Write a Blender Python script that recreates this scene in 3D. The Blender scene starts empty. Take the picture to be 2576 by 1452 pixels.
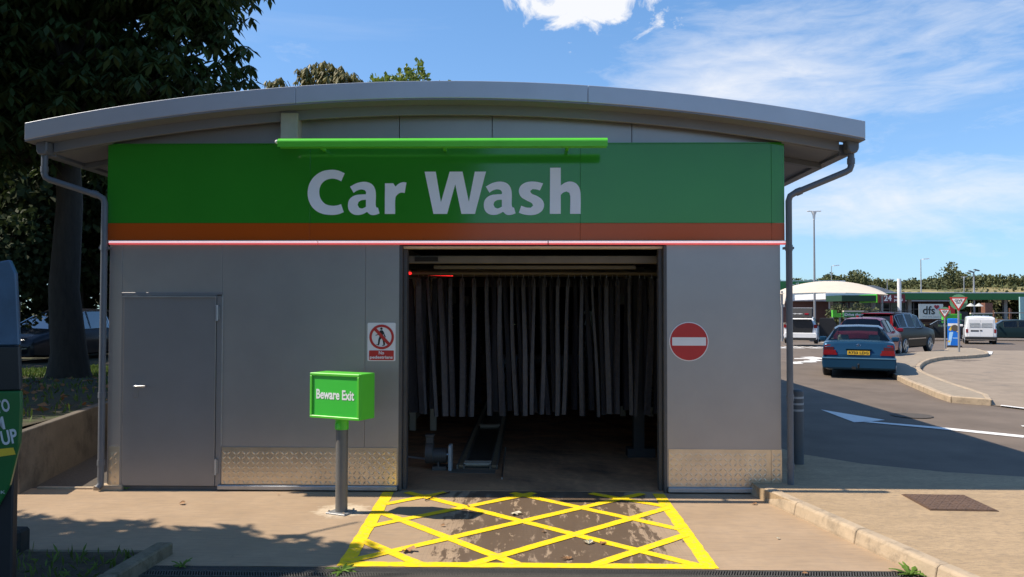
import bpy, bmesh, math, random
import numpy as np
from mathutils import Vector, Matrix, Euler

R = math.radians
rnd = random.Random(7)
npr = np.random.default_rng(11)
scene = bpy.context.scene
col = scene.collection

# ------------------------------------------------------------------ camera
cam = bpy.data.cameras.new("camera")
cam.sensor_width = 36.0
cam.lens = 36.0 * 2004 / 2576
cam.clip_start = 0.1
cam.clip_end = 3000
camo = bpy.data.objects.new("camera", cam)
col.objects.link(camo)
CAM = Vector((.88, -8.53, 1.95))
yw, pt, rl = R(1.1), R(1.46), R(.1)
fwd = Vector((-math.sin(yw) * math.cos(pt), math.cos(yw) * math.cos(pt), math.sin(pt)))
rt = Vector((math.cos(yw), math.sin(yw), 0))
up = rt.cross(fwd)
rt2 = rt * math.cos(rl) + up * math.sin(rl)
up2 = -rt * math.sin(rl) + up * math.cos(rl)
m = Matrix((rt2, up2, -fwd)).transposed().to_4x4()
m.translation = CAM
camo.matrix_world = m
scene.camera = camo

# ------------------------------------------------------------------ sun, sky, exposure
SUN_EL, SUN_AZ = 51.5, 1.6            # degrees; the sun stands to the left, a hair in front of the facade plane
sd = Vector((-math.cos(R(SUN_EL)) * math.cos(R(SUN_AZ)), -math.cos(R(SUN_EL)) * math.sin(R(SUN_AZ)), math.sin(R(SUN_EL))))
sun = bpy.data.lights.new("sun", 'SUN')
sun.energy = 5.0
sun.angle = R(.55)
sun.color = (1.0, .89, .74)
suno = bpy.data.objects.new("sun", sun)
col.objects.link(suno)
suno.rotation_euler = (-sd).to_track_quat('-Z', 'Y').to_euler()

world = bpy.data.worlds.new("World")
scene.world = world
world.use_nodes = True
wn, wl = world.node_tree.nodes, world.node_tree.links
wn.clear()


def N(nodes, typ, **kw):
    n = nodes.new(typ)
    for k, v in kw.items():
        if k.startswith('i_'):
            n.inputs[k[2:].replace('_', ' ')].default_value = v
        elif k.startswith('n') and k[1:].isdigit():
            n.inputs[int(k[1:])].default_value = v
        else:
            setattr(n, k, v)
    return n


sky = N(wn, 'ShaderNodeTexSky', sky_type='NISHITA', sun_disc=False, sun_elevation=R(SUN_EL), sun_rotation=R(-90 - SUN_AZ),
        air_density=1.0, dust_density=.25, ozone_density=1.6)
hs = N(wn, 'ShaderNodeHueSaturation', n0=.497, n1=1.2, n2=1.3)
wl.new(sky.outputs[0], hs.inputs['Color'])
tc = N(wn, 'ShaderNodeTexCoord')


def wmath(op, a, b=None, c=None, clamp=False):
    n = N(wn, 'ShaderNodeMath', operation=op, use_clamp=clamp)
    for i, v in enumerate((a, b, c)):
        if v is None:
            continue
        if isinstance(v, (int, float)):
            n.inputs[i].default_value = v
        else:
            wl.new(v, n.inputs[i])
    return n.outputs[0]


def blob(d, sx, sy, rot=0):
    """soft bump of cloud cover around one direction of the sky (sx, sy = half extents in radians)"""
    d = Vector(d).normalized()
    mp = N(wn, 'ShaderNodeMapping', vector_type='TEXTURE')
    q = d.to_track_quat('-Z', 'Y').to_matrix() @ Matrix.Rotation(rot, 3, 'Z')
    mp.inputs['Location'].default_value = d
    mp.inputs['Rotation'].default_value = q.to_euler()
    mp.inputs['Scale'].default_value = (sx, sy, .6)
    wl.new(tc.outputs['Generated'], mp.inputs[0])
    ln = N(wn, 'ShaderNodeVectorMath', operation='LENGTH')
    wl.new(mp.outputs[0], ln.inputs[0])
    return wmath('SUBTRACT', 1.0, ln.outputs['Value'], clamp=True)


def wnoise(scale, stretch, detail, rough, off, rot=0, dist=0.0):
    mp = N(wn, 'ShaderNodeMapping')
    mp.inputs['Location'].default_value = off
    mp.inputs['Rotation'].default_value = (0, rot, 0)
    mp.inputs['Scale'].default_value = stretch
    wl.new(tc.outputs['Generated'], mp.inputs[0])
    n = N(wn, 'ShaderNodeTexNoise', i_Scale=scale, i_Detail=detail, i_Roughness=rough, i_Distortion=dist)
    wl.new(mp.outputs[0], n.inputs['Vector'])
    return n.outputs[0]


def vdir(vx, vy):
    return fwd + rt2 * ((vx - 1288) / 2004) - up2 * ((vy - 726) / 2004)


puff = wnoise(16, (1, 1, 1.3), 8, .62, (3.1, 0, 0), 0, .5)
wisp = wnoise(5.5, (1, 1, 3.2), 9, .6, (0, 2.2, 1), R(-24), .9)
fine = wnoise(14, (1, 1, 3.8), 7, .66, (5, 1.2, 0), R(-30), .6)
band = wnoise(3.2, (.8, .8, 4.5), 6, .55, (1, 7.2, 3), R(-6), .5)
cum = wmath('MULTIPLY_ADD', blob(vdir(1500, -30), .16, .10), 1.0, wmath('MULTIPLY_ADD', puff, 1.9, -1.40))
cum = wmath('MULTIPLY', cum, 4.5, clamp=True)
cir = wmath('MAXIMUM', blob(vdir(1880, 225), .36, .17, R(8)), wmath('MULTIPLY', blob(vdir(2440, 130), .40, .22, R(25)), .62))
cir = wmath('MAXIMUM', cir, wmath('MULTIPLY', blob(vdir(2320, 500), .6, .085), .95))
cir = wmath('MAXIMUM', cir, .2)
cir = wmath('MAXIMUM', cir, wmath('MULTIPLY', blob(vdir(760, 130), .12, .06, R(20)), .5))
c1 = wmath('ADD', wmath('MULTIPLY', wisp, .62), wmath('MULTIPLY', fine, .4))
c1 = wmath('MULTIPLY_ADD', cir, .62, wmath('ADD', c1, -.755))
c1 = wmath('MULTIPLY', c1, 2.3, clamp=True)
b1 = wmath('MULTIPLY', wmath('SUBTRACT', band, .5), 2.2, clamp=True)
c1 = wmath('MAXIMUM', c1, wmath('MULTIPLY', b1, .3))
cover = wmath('MAXIMUM', wmath('MULTIPLY', c1, .85), cum)
mix = N(wn, 'ShaderNodeMix', data_type='RGBA')
wl.new(cover, mix.inputs[0])
den = N(wn, 'ShaderNodeVectorMath', operation='MULTIPLY_ADD')      # hazy summer air: the bright horizon rolls off softly
wl.new(hs.outputs[0], den.inputs[0])
den.inputs[1].default_value = (.25, .125, .055)
den.inputs[2].default_value = (1, 1, 1)
roll = N(wn, 'ShaderNodeVectorMath', operation='DIVIDE')
wl.new(hs.outputs[0], roll.inputs[0])
wl.new(den.outputs[0], roll.inputs[1])
wl.new(roll.outputs[0], mix.inputs[6])
mix.inputs[7].default_value = (4.9, 5.0, 5.25, 1)
bg = N(wn, 'ShaderNodeBackground', n1=.15)
wl.new(mix.outputs[2], bg.inputs[0])
wo = N(wn, 'ShaderNodeOutputWorld')
wl.new(bg.outputs[0], wo.inputs[0])

scene.view_settings.view_transform = 'Standard'
scene.view_settings.look = 'None'
scene.view_settings.gamma = 1
scene.view_settings.exposure = 0.36
scene.view_settings.use_curve_mapping = False
scene.cycles.max_bounces = 8
scene.cycles.transparent_max_bounces = 12
scene.cycles.use_denoising = True

# ------------------------------------------------------------------ materials
MATS = {}


def mat(name, c, rough=.6, metal=0.0, var=.12, vs=6.0, bump=0.0, bs=60.0, spec=.5, emit=None, stretch=(1, 1, 1), dirt=None, trans=0):
    """principled surface with two octaves of colour noise and fine relief"""
    if name in MATS:
        return MATS[name]
    m = bpy.data.materials.new(name)
    m.use_nodes = True
    nt = m.node_tree
    n, l = nt.nodes, nt.links
    b = n['Principled BSDF']
    b.inputs['Roughness'].default_value = rough
    b.inputs['Metallic'].default_value = metal
    b.inputs['Specular IOR Level'].default_value = spec
    co = N(n, 'ShaderNodeTexCoord')
    mp = N(n, 'ShaderNodeMapping')
    mp.inputs['Scale'].default_value = stretch
    l.new(co.outputs['Object'], mp.inputs[0])
    nz = N(n, 'ShaderNodeTexNoise', i_Scale=vs, i_Detail=6.0, i_Roughness=.62)
    l.new(mp.outputs[0], nz.inputs['Vector'])
    rp = N(n, 'ShaderNodeValToRGB')
    rp.color_ramp.elements[0].position = .28
    rp.color_ramp.elements[1].position = .72
    rp.color_ramp.elements[0].color = tuple(max(0, x * (1 - var)) for x in c) + (1,)
    rp.color_ramp.elements[1].color = tuple(min(1, x * (1 + var)) for x in c) + (1,)
    l.new(nz.outputs[0], rp.inputs[0])
    out = rp.outputs[0]
    if dirt:
        dc, ds, dlo, dhi = dirt
        dn = N(n, 'ShaderNodeTexNoise', i_Scale=ds, i_Detail=8.0, i_Roughness=.7)
        l.new(mp.outputs[0], dn.inputs['Vector'])
        mr = N(n, 'ShaderNodeMapRange')
        mr.inputs[1].default_value, mr.inputs[2].default_value = dlo, dhi
        l.new(dn.outputs[0], mr.inputs[0])
        mx = N(n, 'ShaderNodeMix', data_type='RGBA')
        l.new(mr.outputs[0], mx.inputs[0])
        l.new(out, mx.inputs[6])
        mx.inputs[7].default_value = tuple(dc) + (1,)
        out = mx.outputs[2]
    l.new(out, b.inputs['Base Color'])
    if bump:
        bn = N(n, 'ShaderNodeTexNoise', i_Scale=bs, i_Detail=4.0)
        l.new(mp.outputs[0], bn.inputs['Vector'])
        bp = N(n, 'ShaderNodeBump', i_Strength=bump, i_Distance=.01)
        l.new(bn.outputs[0], bp.inputs['Height'])
        l.new(bp.outputs[0], b.inputs['Normal'])
    if emit:
        b.inputs['Emission Color'].default_value = tuple(emit[0]) + (1,)
        b.inputs['Emission Strength'].default_value = emit[1]
    if trans:
        o = n['Material Output']
        tr = N(n, 'ShaderNodeBsdfTranslucent')
        l.new(out, tr.inputs[0])
        ms = N(n, 'ShaderNodeMixShader', n0=trans)
        l.new(b.outputs[0], ms.inputs[1])
        l.new(tr.outputs[0], ms.inputs[2])
        l.new(ms.outputs[0], o.inputs[0])
    MATS[name] = m
    return m


def glass_mat(name, tint, base=.06):
    m = bpy.data.materials.new(name)
    m.use_nodes = True
    n, l = m.node_tree.nodes, m.node_tree.links
    o = n['Material Output']
    n.remove(n['Principled BSDF'])
    t = N(n, 'ShaderNodeBsdfTransparent', n0=tuple(tint) + (1,))
    g = N(n, 'ShaderNodeBsdfGlossy', n1=.02)
    lw = N(n, 'ShaderNodeLayerWeight', n0=.10)
    ad = N(n, 'ShaderNodeMath', operation='ADD', n1=base, use_clamp=True)
    l.new(lw.outputs['Fresnel'], ad.inputs[0])
    ms = N(n, 'ShaderNodeMixShader')
    l.new(ad.outputs[0], ms.inputs[0])
    l.new(t.outputs[0], ms.inputs[1])
    l.new(g.outputs[0], ms.inputs[2])
    l.new(ms.outputs[0], o.inputs[0])
    return m


WALL = mat('wall_steel', (.375, .352, .338), .38, .6, .05, 2.2, .01, 220, .5)
WALL_JOINT = mat('joint_dark', (.09, .088, .086), .6)
TRIM = mat('roof_trim', (.46, .485, .53), .38, .4, .06, 1.6, .03, 3.0, .5)
TRIM2 = mat('roof_band', (.20, .208, .225), .45, .0, .06, 1.6)
PIPE = mat('pipe_grey', (.125, .135, .15), .42, 0, .08, 5)
GREEN = mat('sign_green', (.034, .25, .022), .1, 0, .05, 1.2, .02, 1.5, .62)
ORANGE = mat('sign_orange', (.52, .085, .010), .15, 0, .04, 1.2, 0, 1, .35)
LIME = mat('lime_paint', (.11, .62, .04), .35, 0, .05, 4)
WHITE = mat('white_letter', (.85, .85, .87), .5, 0, .03, 4)
DOOR = mat('door_paint', (.25, .243, .243), .42, .45, .05, 2.0, .012, 200)
JAMB = mat('jamb_grey', (.075, .072, .07), .5)
STEEL = mat('bare_steel', (.6, .6, .6), .3, 1, .08, 20)
ALU = mat('aluminium_sill', (.42, .43, .44), .45, .8, .12, 10)
PLATE = mat('tread_plate', (.62, .54, .43), .30, .9, .12, 5.0, .05, 30)
RED = mat('sign_red', (.47, .025, .022), .4, 0, .06, 6)
BLACK = mat('black_print', (.012, .012, .013), .5)
RUBBER = mat('rubber', (.015, .015, .016), .75, 0, .2, 20)
DARK = mat('dark_void', (.012, .012, .012), .85)
CREAM = mat('cream_panel', (.62, .56, .44), .55, 0, .08, 2)
BEAM = mat('beam_steel', (.15, .13, .10), .6, 0, .12, 4)
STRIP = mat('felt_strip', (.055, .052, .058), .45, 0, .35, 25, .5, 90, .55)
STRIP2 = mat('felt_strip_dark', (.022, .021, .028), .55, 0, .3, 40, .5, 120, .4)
NAVY = mat('brush_navy', (.012, .014, .035), .9, 0, .3, 30)
FLOORIN = mat('wash_floor', (.46, .26, .135), .7, 0, .35, 2.5, .1, 30, .5, dirt=((.09, .06, .04), 1.3, .42, .68))
CONC_W = mat('wall_concrete', (.13, .11, .085), .85, 0, .2, 3, .3, 40, dirt=((.06, .05, .037), 2.2, .5, .7))  # shade from the trees and hall is put into this darker colour
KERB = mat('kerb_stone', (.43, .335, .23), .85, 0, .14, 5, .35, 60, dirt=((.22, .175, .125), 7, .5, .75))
KERB2 = mat('kerb_mottled_shade_tone', (.20, .165, .11), .9, 0, .25, 6, .4, 60, dirt=((.09, .08, .045), 9, .48, .7))  # darker kerb copy: mottled brown, with the bed's shade put into the colour
ASPH = mat('asphalt', (.158, .124, .096), .85, 0, .22, 1.1, .4, 160, .3, dirt=((.18, .15, .125), 60, .52, .7))
TARDARK = mat('path_asphalt', (.085, .072, .06), .9, 0, .3, 30, .6, 130)
TAN = mat('side_road_surface', (.28, .225, .17), .88, 0, .15, 2, .3, 120, .3, dirt=((.17, .145, .12), 1.2, .55, .75))
PAVE = mat('pavement_concrete', (.43, .31, .185), .85, 0, .14, 2.5, .7, 70, .3, stretch=(.8, 2.2, 1), dirt=((.25, .19, .13), 22, .45, .72))
ISLE = mat('island_paving', (.30, .245, .18), .9, 0, .16, 6, .4, 60)
LINE = mat('white_line', (.78, .76, .72), .7, 0, .08, 12, dirt=((.4, .37, .33), 30, .6, .75))
SOIL = mat('soil', (.06, .048, .03), .95, 0, .4, 8, .8, 40)
BANKS = mat('bank_soil', (.055, .046, .026), .95, 0, .5, 5, .8, 40, dirt=((.05, .065, .02), 2.5, .5, .62))
GRASSG = mat('grass_ground', (.075, .10, .025), .95, 0, .35, 3, .6, 40)
DRYG = mat('dry_grass_bank', (.26, .21, .09), .95, 0, .3, .12, .5, 2, dirt=((.10, .12, .04), .08, .48, .62))
BARK = mat('bark', (.042, .033, .024), .95, 0, .3, 12, .8, 30, stretch=(1, 1, .25))
LEAF_C = mat('leaf_chestnut', (.038, .062, .015), .6, 0, .55, 2.2, 0, 1, .3, trans=.22)
LEAF_D = mat('leaf_dark', (.035, .052, .018), .65, 0, .4, .7, 0, 1, .25, trans=.2)
LEAF_O = mat('leaf_olive', (.17, .15, .045), .5, 0, .35, 2.0, 0, 1, .4, trans=.25)
LEAF_Y = mat('leaf_yellow_green', (.19, .24, .035), .5, 0, .3, 2.0, 0, 1, .4, trans=.3)
LEAF_F = mat('leaf_far', (.105, .115, .05), .8, 0, .4, .09, 0, 1, .2)
LEAF_B = mat('leaf_bush', (.10, .11, .05), .7, 0, .35, .5, 0, 1, .2, trans=.2)
WEED = mat('leaf_weed', (.12, .22, .03), .55, 0, .25, 15, 0, 1, .3, trans=.3)
GRASS = mat('grass_blade', (.11, .17, .03), .6, 0, .35, 3, 0, 1, .3, trans=.3)
DRYLEAF = mat('dry_leaf', (.30, .15, .06), .7, 0, .3, 20)
BROWNP = mat('manhole_iron', (.14, .085, .055), .75, .2, .25, 20, .4, 60)
GRATE = mat('drain_iron', (.10, .095, .085), .7, .3, .3, 30, .4, 60)
BOLL = mat('bollard_grey', (.075, .08, .085), .5, 0, .1, 8)
BAND = mat('reflective_band', (.30, .32, .33), .4)
SAIL = mat('sail_fabric', (.68, .58, .46), .8, 0, .05, 3)
WHITEP = mat('white_plastic', (.75, .75, .75), .35, 0, .04, 5)
BRICK = mat('brick_purple', (.15, .08, .07), .85, 0, .2, 3)
SLATE = mat('roof_slate', (.22, .23, .24), .8, 0, .15, 2)
CANOPY = mat('canopy_green', (.02, .16, .035), .4, 0, .06, 1)
MAROON = mat('maroon_board', (.17, .015, .02), .5)
BLUEP = mat('blue_plastic', (.01, .16, .62), .35, 0, .08, 5)
YELLOWP = mat('yellow_print', (.75, .5, .03), .5)
POLE = mat('pole_grey', (.28, .285, .29), .45, .2, .1, 4)
TIMBER = mat('timber_brown', (.17, .08, .045), .8, 0, .25, 5)
WINDARK = mat('shop_window', (.02, .024, .028), .08, 0, .2, 1)
LAMPRED = mat('red_marker_light', (.8, .02, .02), .4, emit=((1, .02, .02), 1.6))
TUBE = mat('red_strip_light', (.85, .12, .12), .3, emit=((1, .13, .14), .35))
TUBE2 = mat('pink_strip_light', (.85, .7, .72), .3, emit=((1, .72, .76), .5))
TYRE = mat('tyre', (.016, .016, .017), .8)
RIM = mat('alloy', (.45, .46, .47), .3, .8, .1, 10)
CHROME = mat('chrome', (.7, .7, .7), .12, 1)
TAIL = mat('tail_red', (.22, .010, .014), .15, 0, .1, 12)
TAILD = mat('tail_smoke', (.09, .015, .02), .15)
HEADL = mat('headlamp', (.55, .58, .6), .1)
SEAT = mat('seat_grey', (.2, .23, .22), .8)
PLATEY = mat('plate_yellow', (.72, .44, .03), .5)
GLASS = glass_mat('car_glass', (.62, .70, .66), .05)
GLASSD = glass_mat('car_glass_dark', (.10, .11, .11), .06)


def carpaint(name, c, rough=.22, metal=.35):
    m = mat(name, c, rough, metal, .03, 2)
    m.node_tree.nodes['Principled BSDF'].inputs['Coat Weight'].default_value = .4
    if sum(c) < .3:
        m.node_tree.nodes['Principled BSDF'].inputs['Coat Weight'].default_value = .0
        m.node_tree.nodes['Principled BSDF'].inputs['Specular IOR Level'].default_value = .12 if sum(c) < .1 else .28
        m.node_tree.nodes['Principled BSDF'].inputs['IOR'].default_value = 1.3
    m.node_tree.nodes['Principled BSDF'].inputs['Coat Roughness'].default_value = .12
    return m


# ------------------------------------------------------------------ object helpers
def tag(o, label=None, cat=None, group=None, kind=None):
    if label: o['label'] = label
    if cat: o['category'] = cat
    if group: o['group'] = group
    if kind: o['kind'] = kind
    return o


def thing(name, label, cat, loc=(0, 0, 0), rz=0.0, group=None):
    o = bpy.data.objects.new(name, None)
    col.objects.link(o)
    o.location = loc
    o.rotation_euler = (0, 0, rz)
    o.empty_display_size = .2
    return tag(o, label, cat, group)


class MB:
    def __init__(s):
        s.v, s.f, s.mi, s.cur = [], [], [], 0

    def mat(s, i):
        s.cur = i
        return s

    def add(s, vs, fs):
        b = len(s.v)
        s.v += [tuple(p) for p in vs]
        s.f += [tuple(i + b for i in f) for f in fs]
        s.mi += [s.cur] * len(fs)
        return s

    def box(s, x0, x1, y0, y1, z0, z1):
        return s.add([(x0, y0, z0), (x1, y0, z0), (x1, y1, z0), (x0, y1, z0), (x0, y0, z1), (x1, y0, z1), (x1, y1, z1), (x0, y1, z1)],
                     [(0, 3, 2, 1), (4, 5, 6, 7), (0, 1, 5, 4), (1, 2, 6, 5), (2, 3, 7, 6), (3, 0, 4, 7)])

    def obox(s, c, size, rot):
        b = len(s.v)
        x, y, z = (q / 2 for q in size)
        s.box(-x, x, -y, y, -z, z)
        mr = rot if isinstance(rot, Matrix) else Euler(rot).to_matrix()
        for i in range(b, len(s.v)):
            s.v[i] = tuple(mr @ Vector(s.v[i]) + Vector(c))
        return s

    def quad(s, a, b, c, d):
        return s.add([a, b, c, d], [(0, 1, 2, 3)])

    def prism(s, poly, d0, d1, plane='xz'):
        """extrude a polygon; plane 'xz' extrudes along y, 'xy' along z, 'yz' along x"""
        def P(u, w, d):
            return {'xz': (u, d, w), 'xy': (u, w, d), 'yz': (d, u, w)}[plane]
        n = len(poly)
        vs = [P(u, w, d0) for u, w in poly] + [P(u, w, d1) for u, w in poly]
        fs = [tuple(range(n - 1, -1, -1)), tuple(range(n, 2 * n))] + [(i, (i + 1) % n, n + (i + 1) % n, n + i) for i in range(n)]
        return s.add(vs, fs)

    def tube(s, path, r, n=10, caps=True):
        path = [Vector(p) for p in path]
        rs = r if isinstance(r, (list, tuple)) else [r] * len(path)
        b = len(s.v)
        ref = None
        vs, fs = [], []
        for i, p in enumerate(path):
            t = (path[min(i + 1, len(path) - 1)] - path[max(i - 1, 0)]).normalized()
            if ref is None:
                ref = Vector((0, 0, 1)) if abs(t.z) < .9 else Vector((1, 0, 0))
            a = (ref - t * ref.dot(t)).normalized()
            ref = a
            c = t.cross(a)
            for k in range(n):
                w = 2 * math.pi * k / n
                vs.append(p + (a * math.cos(w) + c * math.sin(w)) * rs[i])
        for i in range(len(path) - 1):
            for k in range(n):
                k2 = (k + 1) % n
                fs.append((i * n + k, i * n + k2, (i + 1) * n + k2, (i + 1) * n + k))
        if caps:
            fs.append(tuple(range(n - 1, -1, -1)))
            e = (len(path) - 1) * n
            fs.append(tuple(range(e, e + n)))
        return s.add(vs, fs)

    def cyl(s, p0, p1, r0, r1=None, n=16):
        return s.tube([p0, p1], [r0, r0 if r1 is None else r1], n)

    def ball(s, c, r, n=10, sq=(1, 1, 1)):
        m = n // 2 + 1
        vs, fs = [], []
        for i in range(m + 1):
            ph = math.pi * i / m
            for k in range(n):
                th = 2 * math.pi * k / n
                vs.append((c[0] + r * sq[0] * math.sin(ph) * math.cos(th), c[1] + r * sq[1] * math.sin(ph) * math.sin(th), c[2] + r * sq[2] * math.cos(ph)))
        for i in range(m):
            for k in range(n):
                k2 = (k + 1) % n
                fs.append((i * n + k, (i + 1) * n + k, (i + 1) * n + k2, i * n + k2))
        return s.add(vs, fs)

    def mesh(s, me, mx):
        return s.add([mx @ v.co for v in me.vertices], [tuple(p.vertices) for p in me.polygons])

    def text(s, txt, size, mx, depth=.002, bold=0.0, width=None, align='CENTER', sx=1.0):
        cu = bpy.data.curves.new('t', 'FONT')
        cu.body = txt
        cu.size = size
        cu.extrude = depth
        cu.offset = bold
        cu.align_x = align
        cu.align_y = 'CENTER'
        cu.resolution_u = 3
        o = bpy.data.objects.new('t', cu)
        me = bpy.data.meshes.new_from_object(o)
        k = sx
        if width and len(me.vertices):
            w = max(v.co.x for v in me.vertices) - min(v.co.x for v in me.vertices)
            k = width / w
        s.mesh(me, mx @ Matrix.Diagonal((k, 1, 1, 1)))
        bpy.data.objects.remove(o)
        bpy.data.curves.remove(cu)
        bpy.data.meshes.remove(me)
        return s

    def outline(s, loops, mx, depth=.002):
        cu = bpy.data.curves.new('o', 'CURVE')
        cu.dimensions = '2D'
        cu.fill_mode = 'BOTH'
        cu.extrude = depth
        for lp in loops:
            sp = cu.splines.new('POLY')
            sp.points.add(len(lp) - 1)
            for q, p in zip(sp.points, lp):
                q.co = (p[0], p[1], 0, 1)
            sp.use_cyclic_u = True
        o = bpy.data.objects.new('o', cu)
        me = bpy.data.meshes.new_from_object(o)
        s.mesh(me, mx)
        bpy.data.objects.remove(o)
        bpy.data.curves.remove(cu)
        bpy.data.meshes.remove(me)
        return s

    def build(s, name, mats, parent=None, smooth=False, bevel=0.0, seg=1, world=True, fixn=True):
        me = bpy.data.meshes.new(name)
        off = Vector(parent.location) if (parent is not None and world) else Vector((0, 0, 0))
        if parent is not None and world and parent.parent is not None:
            off = off + Vector(parent.parent.location)
        me.from_pydata([Vector(p) - off for p in s.v], [], s.f)
        ms = mats if isinstance(mats, (list, tuple)) else [mats]
        for q in ms:
            me.materials.append(q)
        if len(ms) > 1:
            me.polygons.foreach_set('material_index', s.mi)
        if bevel or fixn:
            bm = bmesh.new()
            bm.from_mesh(me)
            if fixn:
                bmesh.ops.recalc_face_normals(bm, faces=bm.faces)
            if bevel:
                ed = [e for e in bm.edges if len(e.link_faces) == 2 and e.calc_face_angle(0) > .5]
                bmesh.ops.bevel(bm, geom=ed, offset=bevel, segments=seg, affect='EDGES', clamp_overlap=True)
            bm.to_mesh(me)
            bm.free()
        if smooth:
            me.polygons.foreach_set('use_smooth', [True] * len(me.polygons))
            try:
                me.set_sharp_from_angle(angle=R(40))
            except Exception:
                pass
        me.update()
        o = bpy.data.objects.new(name, me)
        col.objects.link(o)
        if parent is not None:
            o.parent = parent
        return o


def copy_tree(o, parent=None):
    c = o.copy()
    col.objects.link(c)
    if parent is not None:
        c.parent = parent
    for ch in o.children:
        copy_tree(ch, c)
    return c


FACE = Matrix(((1, 0, 0, 0), (0, 0, -1, 0), (0, 1, 0, 0), (0, 0, 0, 1)))   # text plane xy -> facade plane xz, readable from -y


def at(x, y, z, rz=0):
    return Matrix.Translation((x, y, z)) @ Matrix.Rotation(rz, 4, 'Z') @ FACE


GROUND_Y = [-80, 1, 12, 18, 24, 28, 35, 42, 55, 900]
GROUND_Z = [.1, .1, .2, .28, .12, .0, -.05, -.2, -.3, -.3]


def gz(y):
    return float(np.interp(y, GROUND_Y, GROUND_Z))


def smooth_loop(pts, n=5, corner=38):
    """closed outline through pts: curved through gentle vertices, sharp at corners"""
    P = [Vector(p) for p in pts]
    k = len(P)
    cor = []
    for i in range(k):
        a, b = (P[i] - P[i - 1]), (P[(i + 1) % k] - P[i])
        cor.append(a.angle(b) > R(corner))
    out = []
    for i in range(k):
        p0, p1, p2, p3 = P[i - 1], P[i], P[(i + 1) % k], P[(i + 2) % k]
        L = (p2 - p1).length
        m1 = (p2 - p1) if cor[i] else (p2 - p0).normalized() * L
        m2 = (p2 - p1) if cor[(i + 1) % k] else (p3 - p1).normalized() * L
        for j in range(n):
            t = j / n
            h = ((2 * t ** 3 - 3 * t ** 2 + 1), (t ** 3 - 2 * t ** 2 + t), (-2 * t ** 3 + 3 * t ** 2), (t ** 3 - t ** 2))
            out.append(tuple(p1 * h[0] + m1 * h[1] + p2 * h[2] + m2 * h[3]))
    return out


# ------------------------------------------------------------------ ground
def sheet(name, poly, z, m, kind='structure', bevel=0):
    mb = MB()
    mb.add([(x, y, z) for x, y in poly], [tuple(range(len(poly)))])
    return tag(mb.build(name, m, fixn=False), kind=kind)


def grid(name, xs, ys, zf, m):
    vs = [(x, y, zf(x, y)) for y in ys for x in xs]
    nx = len(xs)
    fs = [(j * nx + i, j * nx + i + 1, (j + 1) * nx + i + 1, (j + 1) * nx + i) for j in range(len(ys) - 1) for i in range(nx - 1)]
    return tag(MB().add(vs, fs).build(name, m, fixn=False), kind='structure')


tag(MB().quad((-900, -900, -.62), (900, -900, -.62), (900, 900, -.62), (-900, 900, -.62)).build('ground', GRASSG, fixn=False), kind='structure')


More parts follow.
